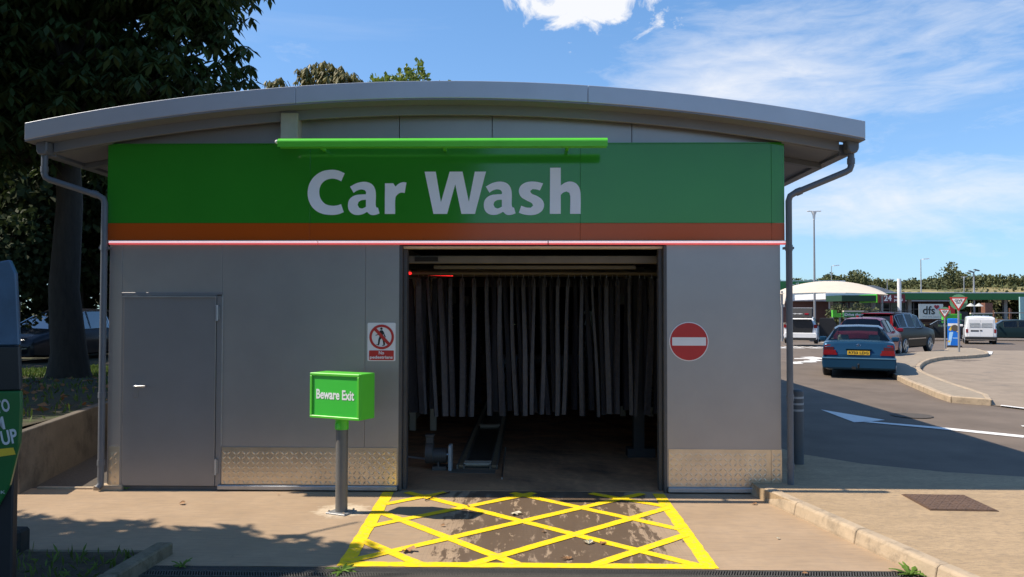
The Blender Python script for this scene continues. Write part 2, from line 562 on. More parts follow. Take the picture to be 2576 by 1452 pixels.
def apron_material():
    """brushed concrete with damp patches where cars drip, and a pale splash round the sign post"""
    m = bpy.data.materials.new('apron_concrete')
    m.use_nodes = True
    n, l = m.node_tree.nodes, m.node_tree.links
    b = n['Principled BSDF']
    co = N(n, 'ShaderNodeTexCoord')

    def noise(scale, stretch=(1, 1, 1), rot=0, detail=6, rough=.6):
        mp = N(n, 'ShaderNodeMapping')
        mp.inputs['Scale'].default_value = stretch
        mp.inputs['Rotation'].default_value = (0, 0, rot)
        l.new(co.outputs['Object'], mp.inputs[0])
        t = N(n, 'ShaderNodeTexNoise', i_Scale=scale, i_Detail=detail, i_Roughness=rough)
        l.new(mp.outputs[0], t.inputs['Vector'])
        return t.outputs[0]

    def rng(v, a, bb, c=0, d=1):
        r = N(n, 'ShaderNodeMapRange')
        for i, q in enumerate((a, bb, c, d)):
            r.inputs[i + 1].default_value = q
        l.new(v, r.inputs[0])
        return r.outputs[0]

    def mul(a, c):
        q = N(n, 'ShaderNodeMath', operation='MULTIPLY')
        l.new(a, q.inputs[0])
        if isinstance(c, float):
            q.inputs[1].default_value = c
        else:
            l.new(c, q.inputs[1])
        return q.outputs[0]

    def mixc(f, a, c):
        x = N(n, 'ShaderNodeMix', data_type='RGBA')
        l.new(f, x.inputs[0])
        for i, q in ((6, a), (7, c)):
            if isinstance(q, tuple):
                x.inputs[i].default_value = q + (1,)
            else:
                l.new(q, x.inputs[i])
        return x.outputs[2]
    sp = N(n, 'ShaderNodeSeparateXYZ')
    l.new(co.outputs['Object'], sp.inputs[0])
    base = mixc(rng(noise(1.3), .3, .7), (.35, .248, .158), (.44, .318, .208))
    base = mixc(mul(rng(noise(9, (1, 1, 1)), .45, .75), .45), base, (.29, .225, .165))
    brush = noise(26, (.12, 2.2, 1), R(52), 3, .6)
    base = mixc(mul(rng(brush, .48, .66), .45), base, (.25, .185, .125))
    comb = noise(60, (1.6, .03, 1), 0, 2, .5)
    # drip zone
    mx = mul(rng(sp.outputs[0], -.15, .5), rng(sp.outputs[0], 2.25, 1.75))
    my = mul(rng(sp.outputs[1], -2.75, -2.45), rng(sp.outputs[1], .3, .1))
    wet = noise(4.5, (2.2, .55, 1), 0, 12, .74)
    zone = mul(mx, my)
    ad = N(n, 'ShaderNodeMath', operation='MULTIPLY_ADD')
    l.new(zone, ad.inputs[0])
    ad.inputs[1].default_value = .25
    l.new(wet, ad.inputs[2])
    wetm = rng(ad.outputs[0], .655, .69)
    base = mixc(mul(wetm, .93), base, (.125, .088, .06))
    stain = mul(rng(noise(1.0, (3.0, .4, 1), 0, 6, .6), .45, .65), zone)
    base = mixc(mul(stain, .5), base, (.17, .125, .09))
    base = mixc(mul(mul(rng(comb, .5, .62), zone), .45), base, (.13, .095, .07))
    # pale splash
    vm = N(n, 'ShaderNodeVectorMath', operation='DISTANCE')
    l.new(co.outputs['Object'], vm.inputs[0])
    vm.inputs[1].default_value = (-.9, -.82, 0)
    ds = N(n, 'ShaderNodeMath', operation='MULTIPLY_ADD')
    l.new(noise(13, detail=8), ds.inputs[0])
    ds.inputs[1].default_value = .42
    l.new(vm.outputs['Value'], ds.inputs[2])
    spl = rng(ds.outputs[0], .50, .36)
    base = mixc(mul(spl, .8), base, (.66, .56, .42))
    l.new(base, b.inputs['Base Color'])
    l.new(rng(wetm, 0, 1, .85, .42), b.inputs['Roughness'])
    b.inputs['Specular IOR Level'].default_value = .35
    bp = N(n, 'ShaderNodeBump', i_Strength=.35, i_Distance=.01)
    l.new(brush, bp.inputs['Height'])
    l.new(bp.outputs[0], b.inputs['Normal'])
    return m


sheet('concrete_apron', [(-14, -2.49), (3.84, -2.49), (3.25, .04), (-14, .04)], 0, apron_material())
sheet('forecourt', [(-14, -40), (30, -40), (30, -2.74), (-14, -2.74)], -.012, ASPH)
sheet('drain_bed', [(-14, -2.75), (3.9, -2.75), (3.9, -2.48), (-14, -2.48)], -.06, DARK)
sheet('side_path', [(-5.2, .04), (-3.5, .04), (-3.5, 30), (-5.2, 30)], -.004, TARDARK)
# kerb edging along the back of the apron, left
MB().box(-4.4, -3.72, .0, .05, -.1, .022).build('path_edging', KERB, bevel=.006)['kind'] = 'structure'
ys = [.3, 1, 2, 4, 6, 8, 10, 12, 14, 16, 18, 20, 22, 24, 26, 28, 31, 35, 38, 42, 48, 55, 70, 100, 190]
xs = [3.3, 6, 10, 15, 20, 26, 34, 45, 60, 90, 140]
grid('road', xs, ys, lambda x, y: gz(y), ASPH)
tag(MB().prism([(3.262, .05), (3.27, -.25), (3.95, -2.9), (4.3, -4.3), (16, -4.3), (16, .2), (7.5, .32), (6.35, .40), (5.607, .63), (4.874, 1.09), (4.354, 1.72), (4.1, 2.6), (3.58, 2.6), (3.58, .05)],
    -.1, .112, 'xy').build('pavement', PAVE), kind='structure')
grid('terrace', [-60, -30, -20, -14, -10, -7, -4.95], [-.26, 2, 5, 8, 11, 14, 20, 30, 60],
     lambda x, y: float(np.interp(y, [5, 14], [.6, .3])) + (.04 * math.sin(x * 1.7 + y)), BANKS)
grid('lower_forecourt', [-60, -30, -14.02], [-40, -.3], lambda x, y: -.02, ASPH)

# side road, lighter, right of the island
ISL_R = [(9.58, 6.6), (10, 7.44), (10.4, 9.3), (10.84, 11.05), (11.5, 13.2), (12.5, 15.2), (13.6, 16.9), (14.9, 18.3), (16.7, 19.95), (18.5, 22.3), (21, 27), (22.4, 30.2)]
ISL_L = [(21.2, 30.4), (19.2, 27.2), (16.5, 23.8), (13.9, 20.3), (12.2, 17), (10.7, 13.6), (9.93, 11), (9.42, 8.9), (9.1, 7.5), (9.05, 6.9), (9.2, 6.62)]
side = ISL_R + [(30, 29.6), (60, 29.0), (60, 5), (11.5, 5), (9.9, 5.9)]
vs = []
for x, y in side:
    vs.append((x, y, gz(y)))
bm = bmesh.new()
bvs = [bm.verts.new((x, y, 0)) for x, y in side]
bm.faces.new(bvs)
bmesh.ops.triangulate(bm, faces=bm.faces)
bmesh.ops.subdivide_edges(bm, edges=bm.edges, cuts=6, use_grid_fill=True)
for v in bm.verts:
    v.co.z = gz(v.co.y) + .012
me = bpy.data.meshes.new('side_road')
bm.to_mesh(me)
bm.free()
me.materials.append(TAN)
sr = bpy.data.objects.new('side_road', me)
col.objects.link(sr)
tag(sr, kind='structure')

# traffic island: paved top, kerb stones along its edge
isl = thing('traffic_island', 'raised kerbed island of tan paving beside the queue of cars', 'traffic island', (12, 14, 0))
outl = ISL_R + ISL_L
ctr = Vector((12, 14))


def resample(pts, step, closed=True):
    P = [Vector(p) for p in pts]
    if closed:
        P.append(P[0])
    out, acc = [P[0].copy()], 0.0
    for a, b in zip(P[:-1], P[1:]):
        L = (b - a).length
        d = step - acc
        while d <= L:
            out.append(a + (b - a) * (d / L))
            d += step
        acc = (acc + L) % step
    return out


sm = [tuple(p) for p in smooth_loop(outl, 4, 60)]
rs_ = resample(sm, .92)
top = []
for i, p in enumerate(rs_):
    a, b = rs_[i - 1], rs_[(i + 1) % len(rs_)]
    t = (b - a).normalized()
    nrm = Vector((-t.y, t.x))
    top.append((p + nrm * .12, p))
mb = MB()
iv = [(q[0].x, q[0].y, gz(q[0].y) + .118) for q in top]
mb.add(iv, [tuple(range(len(iv)))])
o = mb.build('paving', ISLE, isl, fixn=False)
bm = bmesh.new()
bm.from_mesh(o.data)
bmesh.ops.triangulate(bm, faces=bm.faces)
for f in bm.faces:
    if f.normal.z < 0:
        f.normal_flip()
bm.to_mesh(o.data)
bm.free()
for i in range(len(top)):
    (a1, a0), (b1, b0) = top[i], top[(i + 1) % len(top)]
    d = (b0 - a0) * .012
    a0_, b0_, a1_, b1_ = a0 + d, b0 - d, a1 + d, b1 - d
    h = rnd.uniform(-.006, .006)
    za, zb = gz(a0.y), gz(b0.y)
    mb = MB().add([(a0_.x, a0_.y, za - .1), (b0_.x, b0_.y, zb - .1), (b1_.x, b1_.y, zb - .1), (a1_.x, a1_.y, za - .1),
                   (a0_.x, a0_.y, za + .122 + h), (b0_.x, b0_.y, zb + .122 + h), (b1_.x, b1_.y, zb + .126 + h), (a1_.x, a1_.y, za + .126 + h)],
                  [(0, 3, 2, 1), (4, 5, 6, 7), (0, 1, 5, 4), (1, 2, 6, 5), (2, 3, 7, 6), (3, 0, 4, 7)])
    mb.build('kerb_stone', KERB, isl, bevel=.015)

# near kerb on the right: individual half-battered stones
kb = thing('kerb', 'sunlit concrete kerb with dark joints bordering the apron on the right', 'kerb', (3.5, -1, 0))
KP = [(3.225, .05), (3.30, -.38), (3.405, -.89), (3.60, -1.80), (3.80, -2.72), (4.02, -3.64), (4.25, -4.5)]
for (a, b) in zip(KP[:-1], KP[1:]):
    a, b = Vector(a), Vector(b)
    t = (b - a).normalized()
    nn = Vector((-t.y, t.x))
    a2, b2 = a + t * .004, b - t * .004
    drop = .03 if a.y > -.2 else 0
    prof = [(0, -.1), (0, .02), (.018, .105), (.04, .122), (.125, .124), (.125, -.1)]
    n = len(prof)
    vs = [(a2.x + nn.x * u, a2.y + nn.y * u, w - (drop if w > 0 else 0)) for u, w in prof] + [(b2.x + nn.x * u, b2.y + nn.y * u, w) for u, w in prof]
    fs = [tuple(range(n)), tuple(range(2 * n - 1, n - 1, -1))] + [(i, n + i, n + (i + 1) % n, (i + 1) % n) for i in range(n)]
    MB().add(vs, fs).build('kerb_stone', KERB, kb, bevel=.006)

# yellow box marking
yb = mat('yellow_paint', (.92, .63, .012), .65, 0, .08, 7, .2, 60, .3, dirt=((.46, .34, .19), 20, .535, .72))


def strip2d(mb, a, b, w, z, clip=None):
    a, b = Vector(a), Vector(b)
    t = (b - a).normalized()
    n_ = Vector((-t.y, t.x)) * (w / 2)
    k = max(2, int((b - a).length / .09))
    L, Rr = [], []
    for i in range(k + 1):
        p = a.lerp(b, i / k)
        L.append((p.x + n_.x * (1 + rnd.uniform(-.09, .09)), p.y + n_.y * (1 + rnd.uniform(-.09, .09)), z))
        Rr.append((p.x - n_.x * (1 + rnd.uniform(-.09, .09)), p.y - n_.y * (1 + rnd.uniform(-.09, .09)), z))
    b0 = len(L)
    mb.add(L + Rr, [(i, b0 + i, b0 + i + 1, i + 1) for i in range(k)])


mb = MB()
strip2d(mb, (-.59, -.05), (-.50, -2.47), .118, .0040)
strip2d(mb, (2.265, -.05), (2.262, -2.47), .118, .0040)
strip2d(mb, (-.52, -2.43), (2.29, -2.43), .115, .0046)
DG = [((-.50, -1.81), (.06, -2.42)), ((-.53, -.87), (.80, -2.40)), ((-.40, -.05), (2.20, -2.42)), ((.72, -.05), (2.24, -1.41)), ((1.55, -.05), (2.24, -.585))]
DU = [((-.53, -.57), (.02, -.05)), ((-.54, -1.39), (.96, -.05)), ((-.50, -2.37), (2.10, -.05)), ((.45, -2.42), (2.24, -.665)), ((1.40, -2.40), (2.24, -1.59))]
for a, b in DG: strip2d(mb, a, b, .098, .0052)
for a, b in DU: strip2d(mb, a, b, .098, .0058)
tag(mb.build('yellow_box_marking', yb, fixn=False), 'yellow criss-cross box painted on the concrete before the wash opening', 'road marking', kind='structure')

# drain channel with iron grating sections
dr = thing('drain_channel', 'long slotted iron drain grating across the front of the apron', 'drain', (0, -2.6, 0))


def grate_mesh():
    g = MB()
    g.box(-.249, .249, -.108, -.094, -.03, -.001)
    g.box(-.249, .249, .094, .108, -.03, -.001)
    g.box(-.249, .249, -.006, .006, -.03, -.002)
    for i in range(25):
        x = -.24 + i * .02
        g.obox((x, -.05, -.012), (.009, .09, .02), (0, 0, .35))
        g.obox((x, .05, -.012), (.009, .09, .02), (0, 0, -.35))
    return g


g0 = grate_mesh().build('grating', GRATE, dr, world=False)
g0.location = (-1.95 - 0, 0, 0)
for i in range(1, 12):
    g = g0.copy()
    col.objects.link(g)
    g.location = (-1.95 + i * .5, 0, rnd.uniform(-.003, .0))

# road markings beyond
wm = MB()


def flat(pts, dz=.008):
    wm.add([(x, y, gz(y) + dz) for x, y in pts], [tuple(range(len(pts)))])


flat([(6.15, 5.92), (6.13, 4.42), (6.39, 4.49), (6.74, 4.68)])
flat([(6.36, 4.58), (6.30, 4.44), (7.1, 3.82), (7.96, 3.02), (8.09, 3.22), (7.3, 3.93)])
o = wm.build('direction_arrow', LINE, fixn=False)
tag(o, 'long white painted lane arrow lying in the shade of the building', 'road marking', kind='structure')
wm = MB()
for p in ([(9.7, 6.51), (9.62, 6.42), (10.2, 5.2), (10.3, 5.3)], [(8.54, 4.03), (8.5, 3.92), (9.2, 3.4), (9.3, 3.5)],
          [(20.4, 29.2), (20.9, 29.0), (20.2, 26.6), (19.7, 26.9)], [(22.0, 30.4), (22.6, 30.2), (17.9, 21.5), (17.3, 21.9)][0:0] or [(21.9, 28.8), (22.3, 28.6), (19.6, 24.0), (19.2, 24.2)],
          [(19.7, 43.2), (20.8, 43.2), (20.8, 41), (19.6, 41)]):
    flat(p, .03)
tag(wm.build('dashed_lines', LINE, fixn=False), kind='structure')
wm = MB()
flat([(11.43, 21.2), (10.75, 20.6), (10.7, 19.4), (10.2, 19.5), (9.3, 16.9), (9.9, 16.9), (10.7, 18.7), (11.2, 18.5)])
for k, (x, y) in enumerate(((9.1, 16.3), (9.75, 16.9), (10.1, 17.4))):
    flat([(x, y), (x + .35, y + .1), (x + .45, y + .8), (x + .1, y + .7)])
for k in range(7):
    x, y = 13.6 + k * .42, 32.2
    flat([(x, y), (x + .16, y), (x + .36, y + 2.6), (x + .2, y + 2.6)])
    if k % 2 == 0: flat([(x + .16, y), (x + .45, y), (x + .48, y + .5), (x + .2, y + .5)])
    if k % 3 == 0: flat([(x + .3, y + 2.2), (x + .62, y + 2.2), (x + .65, y + 2.6), (x + .33, y + 2.6)])
tag(wm.build('lane_lettering', LINE, fixn=False), kind='structure')

# manhole covers
mh = thing('manhole_cover', 'rusty brown rectangular manhole cover in the right-hand pavement', 'manhole cover', (4.88, -.82, .112))
Q = [(4.576, -1.109), (5.167, -1.132), (5.191, -.538), (4.603, -.519)]
MB().prism([(4.88 + (x - 4.88) * 1.03, -.82 + (y + .82) * 1.05) for x, y in Q], .09, .118, 'xy').build('frame', BROWNP, mh)
for k in (0, 1):
    q = [Q[0], Q[1], Q[2], Q[3]]
    a = Vector(Q[0]).lerp(Vector(Q[1]), .005 if k == 0 else .60)
    b = Vector(Q[0]).lerp(Vector(Q[1]), .59 if k == 0 else .995)
    c = Vector(Q[3]).lerp(Vector(Q[2]), .59 if k == 0 else .995)
    d = Vector(Q[3]).lerp(Vector(Q[2]), .005 if k == 0 else .60)
    mb = MB().prism([tuple(a), tuple(b), tuple(c), tuple(d)], .1, .124, 'xy')
    nu = 8 if k == 0 else 5
    for i in range(nu):
        for j in range(9):
            p = a.lerp(b, (i + .5) / nu).lerp(d.lerp(c, (i + .5) / nu), (j + .5) / 9)
            mb.obox((p.x, p.y, .124), (.034, .009, .006), (0, 0, .8 if (i + j) % 2 else -.8))
    mb.build('lid', BROWNP, mh)
MB().cyl((7.42, 5.2, gz(5.2) + .003), (7.42, 5.2, gz(5.2) + .012), .33, n=24).build('inspection_cover', TARDARK)
tag(bpy.data.objects['inspection_cover'], 'round worn inspection cover in the asphalt at the shadow edge', 'manhole cover')

# ------------------------------------------------------------------ the car wash building
BY = 26.0
bld = thing('car_wash_building', 'grey steel car wash hall with arched roof and dark drive-through opening', 'car wash', (0, 0, 0))
OX0, OX1, OZ = -.492, 2.365, 2.63
def panel(x0, x1, z0, z1, name='wall_panel', m=WALL, y0=0.0, y1=.07):
    return MB().box(x0 + .0015, x1 - .0015, y0, y1, z0, z1).build(name, m, bld, bevel=.002)
for x0, x1 in ((-3.64, -3.50), (-2.41, -.86), (-.86, OX0), (OX1, 3.575)):
    panel(x0, x1, .06, 2.70)
panel(-3.50, -2.41, 2.10, 2.70)
ZT = lambda x: 4.312 - .0227 * (x + .03) ** 2          # top of roof arch
for x0, x1 in ((-3.64, -1.75), (-1.75, -.502), (-.502, .5), (.5, 2.0), (2.0, 3.575)):
    k = 5
    poly = [(x0 + .004, 3.66), (x1 - .004, 3.66)] + [(x1 - .004 + (x0 - x1 + .008) * i / k, ZT(x1 + (x0 - x1) * i / k) - .12) for i in range(k + 1)]
    MB().prism(poly, 0, .07).build('wall_panel', WALL, bld)
# backing wall, sides, interior shell
MB().box(-3.6, OX0 - .02, .075, .16, .0, 3.9).box(OX1 + .02, 3.55, .075, .16, .0, 3.9).box(OX0 - .02, OX1 + .02, .075, .16, OZ + .005, 3.9).build('backing_wall', WALL_JOINT, bld)
MB().box(-3.64, -3.56, .17, BY, -.05, 3.72).build('side_wall', WALL, bld)
MB().box(3.5, 3.575, .17, BY, -.05, 3.72).build('side_wall', WALL, bld)
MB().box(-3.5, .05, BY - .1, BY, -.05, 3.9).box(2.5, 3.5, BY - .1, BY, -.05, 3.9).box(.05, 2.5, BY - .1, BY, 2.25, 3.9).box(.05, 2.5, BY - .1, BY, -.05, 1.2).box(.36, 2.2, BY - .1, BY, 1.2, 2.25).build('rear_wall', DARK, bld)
MB().box(-1.22, -1.12, .17, BY - .2, 0, 2.95).build('inner_wall', CREAM, bld)
MB().box(-1.12, -1.07, .17, BY - .2, 0, .30).build('inner_wall_base', CREAM, bld)
MB().box(3.28, 3.38, .17, BY - .2, 0, 2.95).build('inner_wall', CREAM, bld)
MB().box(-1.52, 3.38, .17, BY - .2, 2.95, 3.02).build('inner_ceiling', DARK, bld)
MB().box(-1.5, 3.36, .045, BY - .2, -.1, .006).build('inner_floor', FLOORIN, bld)
# jambs and head of the opening
MB().box(OX0 - .004, OX0 + .03, -.004, .2, .0, OZ).build('door_jamb', JAMB, bld, bevel=.004)
MB().box(OX1 - .03, OX1 + .004, -.004, .2, .0, OZ).build('door_jamb', JAMB, bld, bevel=.004)
MB().box(OX0 + .035, OX0 + .07, .08, .2, .0, OZ).build('door_track', JAMB, bld)
MB().box(OX1 - .07, OX1 - .035, .08, .2, .0, OZ).build('door_track', JAMB, bld)
MB().box(OX0 + .03, OX1 - .03, .06, .18, 2.60, 2.628).build('lintel', CREAM, bld, bevel=.004)
MB().box(OX0 - .1, OX1 + .1, .30, .42, 2.455, 2.54).build('cross_beam', BEAM, bld, bevel=.006)
MB().box(OX0 + .12, OX0 + .38, .285, .30, 2.475, 2.525).build('beam_slot', DARK, bld)
MB().box(OX0 + .3, OX1 - .25, .55, .62, 2.405, 2.445).build('cross_beam', BEAM, bld, bevel=.004)
# sills and plinths
MB().box(-2.43, -.50, -.045, .05, .012, .062).build('sill', ALU, bld, bevel=.008)
MB().box(2.372, 3.62, -.045, .05, .012, .066).build('sill', ALU, bld, bevel=.008)
MB().box(-3.76, -3.45, -.05, .10, -.02, .05).build('plinth', KERB, bld, bevel=.006)
MB().box(-3.45, -2.43, -.012, .06, -.02, .042).build('threshold', WALL_JOINT, bld)

# tread plates with raised lozenges
def tread(x0, x1, z0, z1):
    base = MB().box(x0, x1, -.008, -.002, z0, z1).build('tread_plate', PLATE, bld)
    mb = MB()
    i = 0
    step = .052
    nx, nz = int((x1 - x0) / step), int((z1 - z0) / step)
    for a in range(nx):
        for b in range(nz):
            x, z = x0 + (a + .5) * step, z0 + (b + .5) * step
            an = R(45) if (a + b) % 2 else R(-45)
            c, s_ = math.cos(an), math.sin(an)
            l_, w_ = .030, .0095
            mb.add([(x - c * l_, -.008, z - s_ * l_), (x + s_ * w_, -.008, z - c * w_), (x + c * l_, -.008, z + s_ * l_), (x - s_ * w_, -.008, z + c * w_), (x, -.0105, z)],
                   [(0, 1, 4), (1, 2, 4), (2, 3, 4), (3, 0, 4)])
    o = mb.build('tread_lozenges', PLATE, base, fixn=False)
    o['kind'] = 'stuff'
tread(-2.392, -.512, .066, .463)
tread(2.383, 3.46, .068, .465)
tread(3.464, 3.575, .068, .465)
tread(-3.62, -3.475, .052, .463)

# personnel door
MB().box(-3.50, -3.475, -.012, .05, .045, 2.10).build('door_frame', DOOR, bld, bevel=.003)
MB().box(-2.462, -2.405, -.012, .05, .045, 2.10).build('door_frame', DOOR, bld, bevel=.003)
MB().box(-3.50, -2.405, -.012, .05, 2.082, 2.12).build('door_frame', DOOR, bld, bevel=.003)
door = MB().box(-3.470, -2.467, -.020, .03, .047, 2.072).build('door', DOOR, bld, bevel=.004)
MB().box(-3.479, -2.46, -.036, -.013, 2.068, 2.080).build('drip_strip', ALU, door)
MB().box(-3.345, -3.30, -.026, -.02, .99, 1.14).build('handle_plate', DOOR, door, bevel=.003)
MB().cyl((-3.322, -.02, 1.117), (-3.322, -.075, 1.117), .011).tube([(-3.322, -.07, 1.117), (-3.30, -.078, 1.116), (-3.20, -.078, 1.116)], .0105).build('handle', STEEL, door, smooth=True)
for z in (1.90, .255):
    MB().cyl((-2.452, -.032, z - .085), (-2.452, -.032, z + .085), .013).box(-2.462, -2.43, -.024, -.013, z - .07, z + .07).build('hinge', ALU, door, smooth=True)
MB().cyl((-2.402, -.006, .47), (-2.402, -.006, 2.09), .006, n=6).build('door_seal', ALU, bld)

# roof
NS = 40
XL, XR = -4.375, 4.34
xsr = [XL + (XR - XL) * i / NS for i in range(NS + 1)]


def arch_piece(x0, x1, top, bot, y0, y1, n=12):
    xx = [x0 + (x1 - x0) * i / n for i in range(n + 1)]
    return MB().prism([(x, ZT(x) + top) for x in xx] + [(x, ZT(x) + bot) for x in reversed(xx)], y0, y1)


arch_piece(XL + .02, XR - .02, -.012, -.085, -.30, BY + .3, 30).build('roof', TRIM, bld)
for x0, x1 in ((XL, -1.532), (-1.528, 1.502), (1.506, XR)):
    arch_piece(x0, x1, 0, -.178, -.35, -.325, 14).build('fascia', TRIM, bld, bevel=.004)
arch_piece(XL, XR, -.182, -.195, -.345, -.10, 30).build('verge_soffit', TRIM2, bld)
arch_piece(-4.20, 4.16, -.18, -.298, -.125, -.085, 26).build('verge_band', TRIM2, bld, bevel=.003)
for sx, a, b in ((-1, -4.24, -3.6), (1, 3.58, 4.20)):
    MB().prism([(a, ZT(a) - .30), (b, ZT(b) - .30), (b, ZT(b) - .27), (a, ZT(a) - .27)], -.08, BY).build('eave_soffit', TRIM2, bld)
    for k in range(8):
        y = .5 + k * 3.2
        MB().prism([(a, ZT(a) - .36), (b, ZT(b) - .36), (b, ZT(b) - .303), (a, ZT(a) - .303)], y, y + .09).build('rafter', PIPE, bld)
    xo = XL if sx < 0 else XR
    gp = [(xo - sx * .16, 3.58), (xo - sx * .05, 3.575), (xo - sx * .02, 3.63), (xo - sx * .012, 3.70), (xo - sx * .16, 3.70)]
    MB().prism(gp, -.06, BY).build('gutter', PIPE, bld, bevel=.006)

# downpipes
def downpipe(label, xs_, x1, x0, zs):
    t = thing('drainpipe', label, 'drainpipe', (x1, -.05, 0), 0, 'drainpipes at the hall corners')
    sx = 1 if xs_ > 0 else -1
    y = -.165
    hp = [(xs_ - .062, 3.72), (xs_ + .062, 3.72), (xs_ + .06, 3.62), (xs_ + .034, 3.575), (xs_ - .034, 3.575), (xs_ - .055, 3.62)]
    MB().prism(hp, -.235, -.095).build('hopper', PIPE, t, bevel=.012)
    z1, z2 = zs
    path = [(xs_, y, 3.59), (xs_, y, z1 + .05), (xs_ - sx * .015, y, z1 + .012), (xs_ - sx * .055, y + .005, z1 - .012), (x1 + sx * .06, -.075, z2 + .02), (x1 + sx * .015, -.065, z2 - .01), (x1, -.06, z2 - .06)]
    path += [(x1, -.06, .12), (x0, -.06, .07), (x0 + sx * .02, -.09, .035)]
    MB().tube(path, .0335, 12).build('pipe', PIPE, t, smooth=True)
    d = Vector((x1 + sx * .06, -.075, z2 + .02)) - Vector((xs_ - sx * .055, y + .005, z1 - .012))
    d.normalize()
    c = Vector((xs_, y, 3.45))
    for p, dd in (((xs_, y, z1 + .10), Vector((0, 0, 1))), (tuple(Vector((x1 + sx * .1, -.078, z2 + .035))), d), ((x1, -.06, 2.60), Vector((0, 0, 1))), ((x1, -.06, 1.02), Vector((0, 0, 1))), ((x1, -.06, .30), Vector((0, 0, 1)))):
        p = Vector(p)
        MB().cyl(p - dd * .03, p + dd * .03, .0395, n=14).build('collar', PIPE, t, smooth=True)
    MB().box(x1 - .05, x1 + .05, -.075, -.0, 2.585, 2.61).build('bracket', PIPE, t)
    return t


downpipe('grey drainpipe cranked down the left corner of the hall beside the trees', -4.27, -3.672, -3.672, (3.33, 3.14))
downpipe('grey drainpipe cranked down the right corner of the hall against the sky', 4.265, 3.648, 3.66, (3.40, 3.16))

# fascia sign
sg = thing('fascia_sign', 'wide green fascia board reading Car Wash with an orange band below', 'sign', (0, -.03, 2.68))
GX = [-3.66, -1.457, 1.445, 3.475, 3.614]
for a, b in zip(GX[:-1], GX[1:]):
    MB().box(a + .001, b - .001, -.032, -.002, 2.868, 3.715).build('green_panel', GREEN, sg, bevel=.0015)
    MB().box(a + .001, b - .001, -.032, -.002, 2.682, 2.866).build('orange_panel', ORANGE, sg, bevel=.0015)
MB().box(-3.66, 3.614, -.045, 0.0, 3.715, 3.727).build('edge_trim', GREEN, sg)


def zx(px, py):     # letter drawing units -> facade metres
    v_x, v_y = (860 + px / 2.2596) / 1.26708, (330 + py / 2.2596) / 1.26708
    return (-1.4765 + (v_x - 778) * .004292, 2.955 + (545 - v_y) * .004292)


gC = [[(545, 515), (500, 496), (450, 490), (385, 501), (328, 538), (292, 592), (280, 655), (291, 718), (326, 772), (382, 805), (450, 815), (502, 810), (541, 795), (521, 738), (490, 747), (455, 749), (408, 736), (376, 702), (363, 655), (372, 605), (402, 569), (450, 554), (490, 559), (521, 573)]]
ga = [[(585, 612), (630, 588), (680, 577), (727, 585), (757, 612), (770, 655), (770, 740), (774, 760), (787, 764), (798, 804), (765, 815), (733, 813), (708, 793), (685, 806), (650, 815), (610, 810), (581, 786), (571, 745), (582, 703), (617, 676), (665, 668), (700, 667), (700, 650), (689, 636), (665, 632), (635, 640), (611, 656)],
      [(700, 706), (668, 709), (646, 722), (640, 742), (650, 763), (672, 769), (700, 757)]]
gr = [[(836, 588), (895, 588), (912, 612), (935, 591), (965, 580), (990, 582), (978, 658), (955, 655), (933, 663), (912, 690), (910, 808), (836, 808)]]
gW = [[(1120, 505), (1200, 505), (1238, 725), (1300, 505), (1392, 505), (1438, 722), (1480, 505), (1560, 505), (1482, 808), (1385, 808), (1340, 595), (1283, 808), (1185, 808)]]
gs = [[(1968, 590), (1946, 640), (1918, 633), (1892, 631), (1876, 645), (1886, 663), (1928, 682), (1963, 709), (1975, 747), (1961, 785), (1926, 809), (1880, 817), (1836, 813), (1795, 800), (1812, 750), (1848, 762), (1880, 764), (1897, 749), (1887, 731), (1850, 712), (1811, 686), (1795, 648), (1806, 610), (1838, 586), (1882, 577), (1928, 580)]]
gh = [[(2018, 478), (2094, 478), (2094, 605), (2125, 585), (2160, 577), (2200, 589), (2226, 622), (2235, 670), (2235, 808), (2160, 808), (2162, 685), (2155, 657), (2135, 648), (2112, 656), (2094, 672), (2094, 808), (2016, 808)]]
ga2 = [[(x + 974, y) for x, y in lp] for lp in ga]
for g, sharp in ((gC, 0), (ga, 0), (gr, 0), (gW, 1), (ga2, 0), (gs, 0), (gh, 0)):
    loops = []
    for lp in g:
        q = [zx(*p) for p in lp]
        loops.append(q if sharp else smooth_loop(q, 5, 42))
    MB().outline(loops, at(0, -.0345, 0), .0024).build('letter', WHITE, sg, fixn=False)

# trough light over the sign
tl = thing('trough_light', 'bright green tubular trough light above the fascia lettering', 'sign light', (0, -.45, 3.66))
X0, X1, Y, Z = -1.665, 1.69, -.46, 3.645
prof = [(Y + .055 * math.cos(t), Z + .042 * math.sin(t)) for t in [R(d) for d in range(-20, 201, 20)]] + [(Y - .05, Z - .05), (Y - .042, Z - .05), (Y - .03, Z - .01), (Y + .03, Z - .01), (Y + .05, Z - .05)]
MB().prism(prof, X0, X1, 'yz').build('housing', LIME, tl, smooth=True)
MB().ball((X0 - .02, Y, Z + .01), .022).build('end_cap', WHITEP, tl, smooth=True)
for x in (-1.3, 0, 1.3):
    MB().box(x - .015, x + .015, Y + .03, -.03, Z - .005, Z + .02).build('bracket', LIME, tl)
jb = MB().box(-1.745, -1.562, -.16, -.002, 3.70, 4.03).build('junction_box', mat('box_grey', (.40, .39, .34), .5), bevel=.006)
tag(jb, 'pale grey box fixed on the gable above the green trough light', 'junction box')

